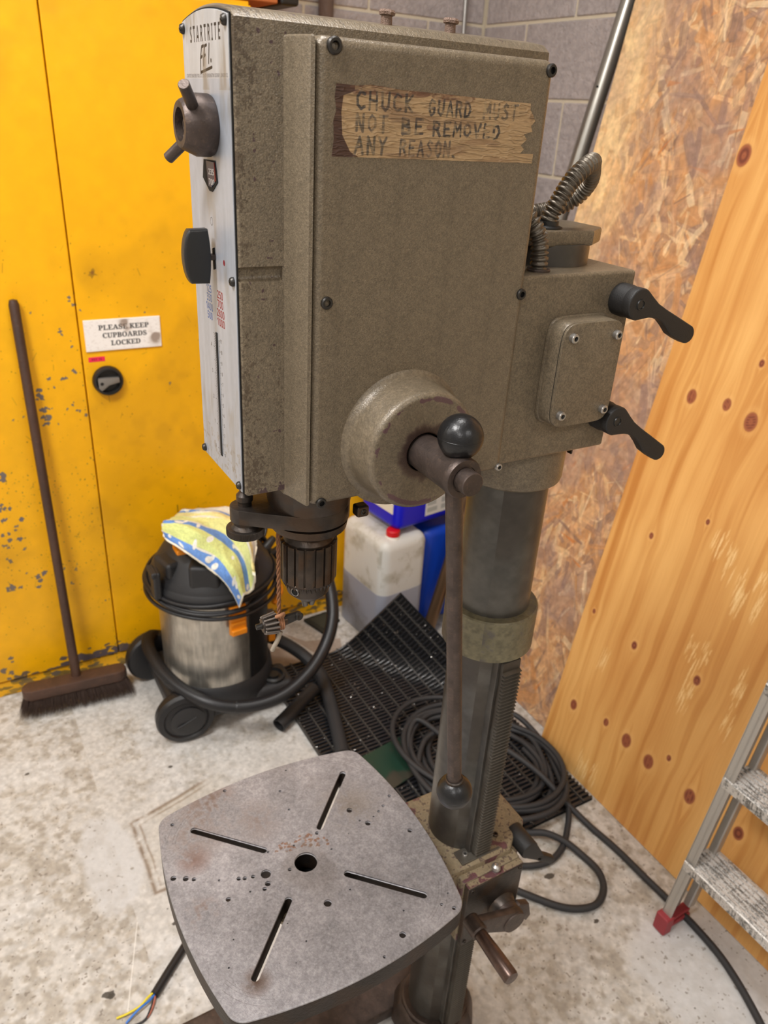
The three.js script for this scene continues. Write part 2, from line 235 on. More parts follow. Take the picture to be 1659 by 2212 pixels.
// strand board, 1.22 x 2.44 m
const osbTex = canvasTex(1024, 2048, (g, W, H) => {
  g.fillStyle = '#c18d5c'; g.fillRect(0, 0, W, H); reseed(31);
  const cols = ['#ecc894', '#e0b07c', '#d3a070', '#bb8a62', '#a37c62', '#937666', '#b08e76', '#dcb48a', '#f0d6aa', '#c88a50', '#86695a', '#cfa67e'];
  for (let i = 0; i < 7600; i++) {
    const x = rr(-20, W + 20), y = rr(-20, H + 20), L = rr(16, 105), w = rr(3, 24) * (rnd() < 0.2 ? 1.6 : 1), t = rnd() < 0.55 ? 1.57 + rr(-0.6, 0.6) : rr(0, Math.PI);
    g.save(); g.translate(x, y); g.rotate(t); g.globalAlpha = rr(0.25, 0.75); g.fillStyle = cols[Math.floor(rnd() * cols.length)];
    const n = 5, up = [], dn = []; for (let k = 0; k <= n; k++) { const q = -L / 2 + L * k / n; up.push([q, -w / 2 * rr(0.55, 1)]); dn.push([q, w / 2 * rr(0.55, 1)]); }
    up[0][1] *= rr(0.1, 1); dn[n][1] *= rr(0.1, 1); g.beginPath(); for (const [a, b] of [...up, ...dn.reverse()]) g.lineTo(a, b); g.closePath(); g.fill();
    g.strokeStyle = rnd() < 0.5 ? '#6a4c38' : '#e9c492'; g.lineWidth = 1; for (let k = 0; k < 4; k++) { g.globalAlpha = rr(0.08, 0.3); const yy = rr(-w / 2, w / 2); g.beginPath(); g.moveTo(-L / 2, yy); g.lineTo(L / 2, yy + rr(-2, 2)); g.stroke(); }
    if (rnd() < 0.35) { g.globalAlpha = 0.3; g.strokeStyle = '#58402f'; g.beginPath(); g.moveTo(...dn[0]); for (const q of dn) g.lineTo(...q); g.stroke(); }
    g.restore();
  }
  for (let i = 0; i < 120; i++) { const x = rr(0, W), y = rr(0, H), L = rr(16, 60); g.save(); g.translate(x, y); g.rotate(rr(0, 3.1)); g.globalAlpha = rr(0.4, 0.8); g.fillStyle = rnd() < 0.5 ? '#f0d5a6' : '#cf7a38'; g.beginPath(); g.moveTo(-L / 2, 0); g.lineTo(L / 2, -rr(1, 5)); g.lineTo(L * 0.4, rr(2, 8)); g.fill(); g.restore(); }
  g.fillStyle = '#f0d09a'; for (let i = 0; i < 150; i++) { g.globalAlpha = rr(0.3, 0.75); g.save(); g.translate(rr(-10, 80), rr(0, H)); g.rotate(1.5 + rr(-0.6, 0.6)); g.fillRect(-rr(20, 60), 0, rr(30, 110), rr(10, 26)); g.restore(); } g.globalAlpha = 1;
}, (u, v, d, i) => { const a = fbm(u, v * 2, 10, 4, 501), b = fbm(u, v * 2, 120, 3, 505), k = 0.1 + smooth(0.4, 0.66, a) * 0.42, f = 0.88 + 0.24 * b, lf = 0.5 * smooth(0.15, 0.05, u + 0.1 * (a - 0.5)); const w = 1 - lf; d[i] = clamp(mix(238, mix(d[i], 150, k), w) * f, 0, 255); d[i + 1] = clamp(mix(204, mix(d[i + 1], 124, k), w) * f, 0, 255); d[i + 2] = clamp(mix(150, mix(d[i + 2], 116, k), w) * f, 0, 255); });
M.osb = mat({ map: osbTex, rough: 0.65, bump: tiled(wornBump, 1), bumpScale: 0.001 });

// pine plywood, u from its left edge towards the camera, v up the board (1.22 x 2.44 m)
const PLY_EDGE = -1.2, PLY_K = 0.155, PLY_X = 1.31;
const knots = [[-1.104, 1.065, 12], [-1.012, 1.076, 10], [-.944, 1.06, 15], [-1.181, 1.563, 16], [-1.08, .725, 6], [-1.167, .461, 5], [-1.019, .451, 8], [-.834, .476, 9], [-1.131, .186, 11], [-1.018, .214, 8], [-.945, .213, 14], [-.869, .209, 14], [-.824, .258, 6], [-.742, .213, 14], [-.969, 1.179, 6], [-.611, .226, 12], [-.953, .822, 5], [-.66, .9, 12], [-.5, 1.3, 13], [-.45, .35, 12]].map(([z, y, r]) => [z - PLY_EDGE, y * 1.012, r / 1000]);
const plyTex = pixelTex(1024, 2048, (u, v, o) => {
  const X = u * 1.22, Y = v * 2.44; let w = 0, kn = 0, halo = 0, core = 0;
  for (const [kx, ky, r] of knots) { const dx = X - kx, dy = (Y - ky) * 0.72, d = Math.hypot(dx, dy); if (d < 0.16) { w += (dx >= 0 ? 1 : -1) * 0.016 * r / 0.012 * Math.exp(-(((Y - ky) / (r * 5)) ** 2)) * Math.exp(-Math.abs(dx) / 0.045); halo = Math.max(halo, Math.exp(-(((d - r * 1.35) / (r * 0.4)) ** 2))); kn = Math.max(kn, smooth(r * 1.12, r * 0.86, d)); core = Math.max(core, kn * (0.5 + 0.5 * Math.sin(d / r * 9))); } }
  const warp = 0.05 * (fbm(u, v, 4, 3, 601) - 0.5) + 0.01 * (vn(u * 8, v * 3, 8, 606) - 0.5), s = X - w + warp;
  const band = fbm(clamp(s / 1.22 + 0.5, 0, 4), v * 0.12 + 0.3, 18, 3, 611), fine = vn(s * 520, v * 30, 4096, 617), arch = Math.abs(Math.sin((s * 26 + 0.7 * Math.sin(Y * 2.3 + s * 9)) * Math.PI)), pat = fbm(u, v, 7, 4, 621);
  const ring = fbm(clamp(s / 1.22 + 0.5, 0, 4), v * 0.07 + 0.6, 60, 2, 641); let k = 0.22 + smooth(0.3, 0.72, band) * 0.2 + 0.2 * Math.pow(arch, 5) * smooth(0.3, 0.6, vn(u * 3, v * 2, 8, 631)) + 0.34 * smooth(0.5, 0.72, ring) + 0.16 * (fine - 0.5) + 0.75 * (pat - 0.45);
  k = clamp(k * 0.95); o[0] = mix(236, 190, k); o[1] = mix(186, 126, k); o[2] = mix(114, 60, k);
  if (halo > 0) { o[0] = mix(o[0], 238, halo * 0.25); o[1] = mix(o[1], 192, halo * 0.25); o[2] = mix(o[2], 126, halo * 0.25); }
  if (kn > 0) { o[0] = mix(o[0], 112 + 44 * core, kn); o[1] = mix(o[1], 56 + 34 * core, kn); o[2] = mix(o[2], 40 + 20 * core, kn); }
});
{ // pale scrapes where the face veneer is torn, along the grain
  const d = plyTex.image.data, W = 1024, H = 2048; reseed(41);
  for (const [z, y] of [[-.915, .781], [-.9, .79], [-.876, .778], [-.865, .75], [-.827, .735], [-.82, .7], [-.84, .535], [-.875, .538], [-.86, .5], [-.843, .417], [-.816, .696], [-1.052, .05], [-1.03, .05], [-1.0, .054], [-.733, .436], [-.738, .532], [-.735, .5], [-.85, .44], [-.79, .76], [-.77, .7], [-1.09, .35]]) for (let n = 0; n < 9; n++) {
    const cx = (z - PLY_EDGE + rr(-.012, .012)) / 1.22 * W, cy = (y * 1.012 + rr(-.03, .03)) / 2.44 * H, L = rr(6, 26), w = rr(0.8, 2.4);
    for (let j = -L; j <= L; j++) for (let i = -4; i <= 4; i++) { const x = Math.round(cx + i + j * 0.08), q = Math.round(cy + j); if (x < 0 || x >= W || q < 0 || q >= H) continue; const t = Math.max(0, 1 - (i / w) ** 2) * (1 - (j / L) ** 2) * 0.95 * (0.55 + 0.45 * hash(x, q, 9)); const k = (q * W + x) * 4; d[k] = mix(d[k], 246, t); d[k + 1] = mix(d[k + 1], 210, t); d[k + 2] = mix(d[k + 2], 150, t); }
  }
}
M.ply = mat({ map: plyTex, rough: 0.5 });
const plyEdgeMat = mat({ color: 0xb98a58, rough: 0.7 });

// ---------------------------------------------------------------- the room
{
  const X0 = -3.2, X1 = 1.79, Z0 = -2.49, Z1 = 3.0, T = 0.2;
  struct('floor', box(X0 - T, X1 + T, -0.2, 0, Z0 - T, Z1 + T), M.floor, {}).geometry;
  struct('ceiling', box(X0 - T, X1 + T, CEIL + 0.1, CEIL + 0.3, Z0 - T, Z1 + T), M.plaster);
  struct('wall_left', box(X0 - T, X0, 0, CEIL + 0.1, Z0, Z1), M.plaster);
  struct('wall_front', box(X0 - T, X1 + T, 0, CEIL + 0.1, Z1, Z1 + T), M.plaster);
  // block walls: backing in mortar colour, each block proud of the joint
  const course = 0.2135, yb = 1.449 - 6 * course, jt = 0.009, proud = 0.004;
  const wr = struct('wall_right', box(X1 + proud, X1 + T, 0, CEIL + 0.1, Z0, Z1), M.mortar);
  const wb = struct('wall_back', box(X0, X1 + T, 0, CEIL + 0.1, Z0 - T, Z0 - proud), M.mortar);
  const L = 0.44;
  const unit = [0, 1, 2].map((k) => boxUV(prep(new RoundedBoxGeometry(0.05, course - jt, L - jt, 1, 0.004))).translate(0, 0, 0));
  unit.forEach((g, k) => { const uv = g.attributes.uv; for (let i = 0; i < uv.count; i++) uv.setXY(i, uv.getX(i) + k * 0.173, uv.getY(i) + k * 0.297); });
  const unitB = unit.map((g) => g.clone().rotateY(Math.PI / 2));
  let n = 0;
  const cutBlock = (g, axis, a, b) => { const q = g.clone(), p = q.attributes.position; for (let i = 0; i < p.count; i++) { const t = p.getComponent(i, axis) / (L - jt) + 0.5; p.setComponent(i, axis, mix(a, b, t)); } return q; };
  const block = (w, g, x, y, z, m) => { const me = new THREE.Mesh(g, m); me.position.set(x, y, z); me.name = 'block'; me.castShadow = me.receiveShadow = true; w.add(me); n++; };
  for (let r = 0; r < 15; r++) {
    const y = yb + (r - 0) * course + course / 2, odd = r % 2;
    if (y - course / 2 > CEIL) continue;
    // right wall, from the corner towards the camera
    for (let c = -1; c < 4; c++) {
      const za = -2.045 + (odd ? -0.22 : 0) + c * L, a = Math.max(za, Z0), b = za + L; if (b - a < 0.05 || a > -0.75) continue;
      block(wr, b - a < L - 0.01 ? cutBlock(unit[0], 2, a + jt / 2 - (a + b) / 2, b - jt / 2 - (a + b) / 2) : unit[(r + c + 5) % 3], X1 + 0.025, y, (a + b) / 2, M.block);
    }
    // back wall above the cupboards
    if (y > 1.2) for (let c = 0; c < 5; c++) {
      const xb = X1 - 0.1 - (odd ? 0.22 : 0) - c * L + 0.1, a = xb - L, b = Math.min(xb, X1 - 0.002); if (b - a < 0.05) continue;
      block(wb, unitB[(r + c) % 3], (a + b) / 2, y, Z0 - 0.025, M.block);
    }
    if (y > 1.2 && odd) block(wb, cutBlock(unitB[0], 0, -0.105, 0.105), X1 - 0.112, y, Z0 - 0.025, M.block);
  }
}
// ceiling lights
for (const [x, z, w, d, L, label] of PANELS) {
  const t = thing('ceiling_light', label, 'ceiling light', [x, CEIL, z], 'ceiling light panels');
  part(t, 'housing', box(x - w / 2 - 0.02, x + w / 2 + 0.02, CEIL + 0.03, CEIL + 0.1, z - d / 2 - 0.02, z + d / 2 + 0.02, 0.005), M.plaster);
  part(t, 'diffuser', box(x - w / 2, x + w / 2, CEIL + 0.012, CEIL + 0.03, z - d / 2, z + d / 2), mat({ color: 0xffffff, emissive: LAMP_COLOR, emissiveIntensity: 6, rough: 0.6 }));
  const l = new THREE.RectAreaLight(LAMP_COLOR, L, w, d); l.position.set(x, CEIL + 0.008, z); l.lookAt(x, 0, z); scene.add(l);
}

// ---------------------------------------------------------------- cupboards
{
  const zf = -2.06, zb = -2.478, top = 1.82;
  const cupboard = (x0, xm, x1, label, lock, top) => {
    const t = thing('cupboard', label, 'cupboard', [(x0 + x1) / 2, 0, (zf + zb) / 2]);
    part(t, 'carcass', yellowUV(merge([box(x0, x1, 0.05, top, zb, zf - 0.02, 0.003)])), M.yellow, { keepUV: true });
    part(t, 'plinth', yellowUV(merge([box(x0 + 0.002, x1 - 0.002, 0, 0.049, zb, zf - 0.006, 0.002)])), M.yellow, { keepUV: true });
    const doors = [[x0 + 0.002, xm - 0.0015], [xm + 0.0015, x1 - 0.002]].map(([a, b]) => part(t, 'door', yellowUV(merge([box(a, b, 0.056, top - 0.012, zf - 0.019, zf, 0.003)])), M.yellow, { keepUV: true }));
    if (lock) {
      const c = V(0.376, 0.933, zf), d = V(0, 0, 1), D = doors[1];
      part(D, 'lock_ring', lathe(c, d, [[0, 0], [0.0375, 0], [0.0395, 0.004], [0.0385, 0.014], [0.036, 0.018], [0.0315, 0.019], [0.030, 0.016], [0.029, 0.006], [0, 0.006]], 48), M.blackPlastic);
      const s = shapeOf([[-0.027, 0.006], [-0.026, 0.011], [0.027, 0.009], [0.028, -0.004], [0.0, -0.01], [-0.019, -0.024], [-0.026, -0.017]]);
      part(D, 'lock_handle', extrude(s, 0.014, 0.0015).translate(c.x, c.y, zf + 0.006), mat({ color: 0x8f8b86, rough: 0.45, metal: 0.6 }), { label: 'grey turn handle' });
      part(D, 'keyhole', rod(V(c.x - 0.018, c.y - 0.004, zf + 0.0195), V(c.x - 0.018, c.y - 0.004, zf + 0.021), 0.0045, 0.0045, 0.0003, 16), M.screw);
    }
  };
  cupboard(-0.158, 0.32, 0.8, 'tall yellow steel cupboard with scraped paint and a black turn lock', true, 1.82);
  cupboard(0.804, 1.174, 1.545, 'yellow steel cupboard in the corner behind the white jerrycan', false, 1.52);
  // sign screwed to the door
  const signTex = canvasTex(1024, 448, (g, W, H) => {
    g.fillStyle = '#f1ece8'; g.fillRect(0, 0, W, H); g.fillStyle = '#23262a'; g.textAlign = 'center'; g.textBaseline = 'middle'; g.font = 'bold 100px serif';
    const line = (s, x, y, w) => { g.save(); g.translate(x, y); const m = g.measureText(s).width; g.scale(w / m, 1); g.fillText(s, 0, 0); g.lineWidth = 3; g.strokeStyle = '#23262a'; g.strokeText(s, 0, 0); g.restore(); };
    line('PLEASE KEEP', 525, 110, 690); line('CUPBOARDS', 530, 228, 610); line('LOCKED', 535, 346, 410);
  }, (u, v, d, i) => { const a = fbm(u, v, 5, 5, 701), b = fbm(u, v, 40, 3, 705); const s1 = Math.exp(-(((u - 0.53) / 0.06) ** 2 + ((v - 0.82) / 0.17) ** 2)), s2 = Math.exp(-(((u - 0.93) / 0.06) ** 2 + ((v - 0.35) / 0.2) ** 2)); const k = clamp((s1 + s2) * 1.8 * smooth(0.35, 0.6, a) + smooth(0.6, 0.78, b) * 0.15, 0, 0.75); d[i] = mix(d[i], 132, k); d[i + 1] = mix(d[i + 1], 112, k); d[i + 2] = mix(d[i + 2], 98, k); });
  const sg = thing('sign', 'white PLEASE KEEP CUPBOARDS LOCKED sign on the yellow cupboard door', 'sign', [0.428, 1.052, zf + 0.003]);
  part(sg, 'board', box(0.3315, 0.5245, 1.0118, 1.0925, zf + 0.0005, zf + 0.0045, 0.0008), mat({ color: 0xefe9e4, rough: 0.4 }));
  part(sg, 'print', planarUV(prep(box(0.333, 0.523, 1.0133, 1.091, zf + 0.0042, zf + 0.0049)), (q) => (q.x - 0.333) / 0.19, (q) => (q.y - 1.0133) / 0.0777), mat({ map: signTex, rough: 0.4 }), { keepUV: true });
  const pinkTex = canvasTex(256, 80, (g, W, H) => { g.fillStyle = '#e8274f'; g.fillRect(0, 0, W, H); g.fillStyle = '#7d1330'; g.font = 'bold 52px sans-serif'; g.textBaseline = 'middle'; g.textAlign = 'center'; g.fillText('KEY 19', 128, 42); });
  solo('key_sticker', 'small pink sticker just above the black turn lock', 'sticker', planarUV(prep(box(0.3345, 0.3755, 0.984, 0.9965, zf + 0.0003, zf + 0.0008)), (q) => (q.x - 0.3345) / 0.041, (q) => (q.y - 0.984) / 0.0125), mat({ map: pinkTex, rough: 0.5 }), { keepUV: true });
  // things on top of and behind the cupboards
  const wb = thing('storage_box', 'brown wooden box on top of the yellow cupboard behind the drill head', 'box', [0.75, top, -2.2]);
  part(wb, 'body', box(0.655, 0.873, top, top + 0.2, -2.33, -2.075, 0.004), mat({ color: 0xb0602c, rough: 0.7 }));
  part(wb, 'lid', box(0.65, 0.878, top + 0.2, top + 0.215, -2.335, -2.07, 0.004), mat({ color: 0x9c5426, rough: 0.7 }));
  const bb = thing('tool_case', 'black case on top of the cupboards beside the brown box', 'case', [0.91, top, -2.2]);
  part(bb, 'body', box(0.882, 0.932, top, top + 0.24, -2.4, -2.08, 0.008), M.blackPlastic);
  part(bb, 'handle', tube([[0.907, top + 0.238, -2.3], [0.907, top + 0.27, -2.28], [0.907, top + 0.27, -2.2], [0.907, top + 0.238, -2.18]], 0.006, 24), M.blackPlastic);
  const pp = thing('wall_pipe', 'dull brown vertical pipe on the block wall above the drill head', 'pipe', [1.2, 1.0, -2.465]);
  part(pp, 'pipe', rod(V(1.188, 1.0, -2.46), V(1.188, 3.19, -2.46), 0.022), mat({ color: 0x6f5b50, rough: 0.6, bump: tiled(wornBump, 0.1), bumpScale: 0.002 }));
  for (const y of [1.93, 2.7]) part(pp, 'clip', lathe(V(1.188, y - 0.02, -2.46), V(0, 1, 0), ringPts(0.02, 0.028, 0, 0.04, 0.002), 24), M.bronze);
  const rd = thing('thin_rod', 'thin pale metal rod leaning in the corner behind the drill head', 'rod', [1.667, 0.004, -2.43]);
  part(rd, 'rod', rod(V(1.667, 0.006, -2.36), V(1.69, 2.2, -2.475), 0.0075, 0.0075, 0.002, 12), M.brightSteel);
}

// ---------------------------------------------------------------- boards and pole leaning in the corner
const leanMatrix = (x0, k, z0) => { const a = Math.atan(k), up = V(Math.sin(a), Math.cos(a), 0), nx = V(-Math.cos(a), Math.sin(a), 0); return new THREE.Matrix4().makeBasis(V(0, 0, 1), up, nx).setPosition(x0, 0, z0); };
{
  // local: x along +z of the room, y up the board, z towards the room
  const lean = (g, x0, k, z0) => g.applyMatrix4(leanMatrix(x0, k, z0));
  const faceUV = (g) => planarUV(g, (q) => q.x / 1.22, (q) => q.y / 2.44);
  const osb = thing('strand_board', 'oriented strand board leaning on the block wall behind the plywood', 'board', [1.36, 0, -1.2]);
  part(osb, 'panel', lean(faceUV(prep(box(0, 1.22, 0.002, 2.42, -0.018, 0, 0.001))), 1.36, 0.165, -1.695), M.osb, { keepUV: true });
  const ply = thing('plywood_sheet', 'knotty pine plywood sheet leaning in front of the strand board', 'board', [PLY_X, 0, -0.6]);
  part(ply, 'panel', lean(faceUV(prep(box(0, 1.22, 0.001, 2.44, -0.018, 0, 0.001))), PLY_X, PLY_K, PLY_EDGE), M.ply, { keepUV: true });
  const pole = thing('steel_tube', 'long grey steel tube leaning against the wall beside the strand board', 'pole', [1.307, 0, -1.796]);
  const a = V(1.307, 0.012, -1.796), d = V(0.2155, 1, 0.0206).normalize();
  const poleTex = pixelTex(256, 1024, (u, v, o) => { const n = fbm(u, v, 12, 5, 801), k = 0.75 + 0.45 * n, t = smooth(0.45, 0.3, v + 0.2 * (n - 0.5)); o[0] = mix(160, 136, t) * k; o[1] = mix(156, 108, t) * k; o[2] = mix(148, 82, t) * k; });
  const lo = lathe(a, d, [[0, 0], [0.0205, 0], [0.0215, 0.001], [0.0215, 2.13], [0.0205, 2.131], [0.018, 2.131], [0.018, 2.1], [0, 2.1]], 32);
  part(pole, 'tube', planarUV(lo, (q) => Math.atan2(q.z - a.z, q.x - a.x - 0.2155 * q.y) / 6.2832, (q) => q.y / 2.1), mat({ map: poleTex, rough: 0.3, metal: 0.75 }), { keepUV: true });
  const hp = a.clone().addScaledVector(d, 1.72);
  part(pole, 'pin_hole', rod(hp.clone().add(V(-0.0205, 0, 0.006)), hp.clone().add(V(-0.0213, 0, 0.0062)), 0.004, 0.004, 0.0002, 12), M.blackGap);
}

// ---------------------------------------------------------------- step ladder
{
  const x0 = 1.171, z0 = -0.629, W = 0.44, al = Math.atan(0.155);
  const t = thing('step_ladder', 'folded aluminium step ladder with red feet leaning on the plywood', 'ladder', [x0, 0, z0 + W / 2]);
  const alu = mat({ color: 0xb4b0aa, rough: 0.42, metal: 0.5, bump: tiled(wornBump, 0.1), bumpScale: 0.0003 });
  const treadTex = pixelTex(512, 512, (u, v, o) => { const a = fbm(u, v, 24, 4, 901), b = fbm(u, v, 70, 2, 905), c = fbm(u, v * 0.12, 30, 3, 911), e = fbm(u, v, 6, 3, 915); const k = smooth(0.36, 0.56, a * 0.28 + b * 0.22 + c * 0.36 + e * 0.14); o[0] = mix(112, 216, k); o[1] = mix(111, 213, k); o[2] = mix(108, 209, k); });
  const U = V(Math.sin(al), Math.cos(al), 0), F = V(Math.cos(al), -Math.sin(al), 0), m4 = new THREE.Matrix4().makeBasis(F, U, V(0, 0, 1)).setPosition(x0, 0, z0);
  // local: x = away from the climber, y up the rail, z along the tread
  const rail = (z, s) => merge([box(0, 0.003, 0.03, 1.75, Math.min(z, z + s * 0.024), Math.max(z, z + s * 0.024), 0.001), box(0, 0.062, 0.03, 1.75, Math.min(z, z + s * 0.0025), Math.max(z, z + s * 0.0025)), box(0.0, 0.011, 0.03, 1.75, Math.min(z + s * 0.008, z + s * 0.022), Math.max(z + s * 0.008, z + s * 0.022), 0.005)]).applyMatrix4(m4);
  part(t, 'rail', rail(0, 1), alu); part(t, 'rail', rail(W, -1), alu);
  const leg = (z, s) => merge([box(0.066, 0.088, 0.05, 1.6, Math.min(z + s * 0.004, z + s * 0.022), Math.max(z + s * 0.004, z + s * 0.022), 0.004)]).applyMatrix4(m4);
  part(t, 'rear_leg', leg(0, 1), alu); part(t, 'rear_leg', leg(W, -1), alu);
  const tread = (y) => {
    const g = [], M2 = new THREE.Matrix4().setPosition(x0 + Math.tan(al) * y, y, z0);
    const prof = [[-0.004, -0.024], [0.0, -0.026], [0.004, -0.006], [0.082, -0.006], [0.084, -0.02], [0.087, -0.02], [0.087, 0.0]];
    for (let i = 0; i < 7; i++) { const x = 0.078 - i * 0.0118; prof.push([x + 0.003, 0.0015], [x - 0.003, 0.0015], [x - 0.0045, -0.0015], [x - 0.0065, -0.0015]); }
    prof.push([-0.005, 0.004], [-0.008, 0.002]);
    const e = extrude(shapeOf(prof), W - 0.006).translate(0, 0, 0.003); g.push(e);
    return merge(g).applyMatrix4(M2);
  };
  const tm = mat({ map: tiled(treadTex, 0.1), rough: 0.5, metal: 0.35, bump: tiled(wornBump, 0.05), bumpScale: 0.0005 });
  for (let i = 0; i < 7; i++) part(t, 'tread', tread(0.203 + 0.2303 * i), tm);
  part(t, 'platform', box(-0.03, 0.066, 0, 0.03, 0.0, W, 0.006).applyMatrix4(new THREE.Matrix4().setPosition(x0 + Math.tan(al) * 1.76, 1.755, z0)), alu);
  const red = mat({ color: 0x93323a, rough: 0.55 });
  for (const z of [0, W]) part(t, 'foot', merge([box(-0.006, 0.02, 0, 0.05, z - 0.004 - (z ? 0.024 : 0), z + 0.028 - (z ? 0.024 : 0), 0.004).applyMatrix4(new THREE.Matrix4().setPosition(x0, 0.001, z0)), box(0.018, 0.088, 0, 0.012, z - 0.002 - (z ? 0.022 : 0), z + 0.022 - (z ? 0.022 : 0), 0.003).applyMatrix4(new THREE.Matrix4().setPosition(x0, 0.004, z0)), box(0.02, 0.084, 0.02, 0.028, z - (z ? 0.022 : 0), z + 0.02 - (z ? 0.022 : 0), 0.002).applyMatrix4(new THREE.Matrix4().setPosition(x0, 0.004, z0))]), red);
  for (let i = 0; i < 3; i++) part(t, 'rivet', rod(V(0.045, 0.3 + 0.2303 * i, 0.0026), V(0.045, 0.3 + 0.2303 * i, 0.006), 0.005, 0.005, 0.001, 12).applyMatrix4(m4), M.brightSteel);
}

// ---------------------------------------------------------------- broom
{
  const t = thing('broom', 'brown wooden broom with dark bristles leaning against the yellow cupboard', 'broom', [0.176, 0, -1.955]);
  const wood = mat({ map: tiled(bronzeMap, 0.4), color: 0xe0b8a0, rough: 0.5, bump: tiled(wornBump, 0.2), bumpScale: 0.0006 });
  const top = V(0.1785, 1.158, -2.0455), bot = V(0.179, 0.062, -1.966);
  part(t, 'handle', lathe(bot, top.clone().sub(bot), [[0, 0], [0.0135, 0], [0.0125, 0.3], [0.012, 1.085], [0.009, 1.096], [0, 1.0985]], 24), wood);
  const ax = V(0.309 - 0.039, 0, 0.022).normalize(), zc = V(0.174, 0.068, -1.957), side = V(-ax.z, 0, ax.x);
  const fr = new THREE.Matrix4().makeBasis(ax, V(0, 1, 0), V(0, 0, 1).clone().sub(ax.clone().multiplyScalar(ax.z)).normalize()).setPosition(zc);
  const s = []; for (let i = 0; i <= 10; i++) { const q = -Math.PI / 2 + Math.PI * i / 10; s.push([0.118 + 0.026 * Math.cos(q), 0.026 * Math.sin(q)]); } for (let i = 0; i <= 10; i++) { const q = Math.PI / 2 + Math.PI * i / 10; s.push([-0.118 + 0.026 * Math.cos(q), 0.026 * Math.sin(q)]); }
  part(t, 'head', raise(shapeOf(XZ(s)), -0.016, 0.034, 0.005).applyMatrix4(fr), wood);
  reseed(61); const br = [];
  for (let i = 0; i < 2600; i++) {
    const u = rr(-1, 1), w = rr(-1, 1), x = u * 0.138, z = w * 0.02, dx = u * 0.022 + rr(-0.006, 0.006), dz = 0.03 + w * 0.012 + rr(-0.006, 0.006), h = 0.066 + rr(-0.008, 0.006), r = 0.0011;
    const a = V(x, -0.012, z), b = V(x + dx, -0.052 + rr(-0.002, 0.002) - 0.012 + 0.004, z + dz * 0.8); b.y = -0.064 + rr(0, 0.004);
    const g = new THREE.BufferGeometry(), p = []; const pu = [[r, 0], [-r / 2, r * 0.87], [-r / 2, -r * 0.87]];
    for (let k = 0; k < 3; k++) { const A = pu[k], B = pu[(k + 1) % 3]; p.push(a.x + A[0], a.y, a.z + A[1], b.x, b.y, b.z, a.x + B[0], a.y, a.z + B[1]); }
    g.setAttribute('position', new THREE.Float32BufferAttribute(p, 3)); g.computeVertexNormals(); br.push(g);
  }
  part(t, 'bristles', merge(br).applyMatrix4(fr), mat({ color: 0x3a2a22, rough: 0.8, side: THREE.DoubleSide }), { kind: 'stuff' });
}

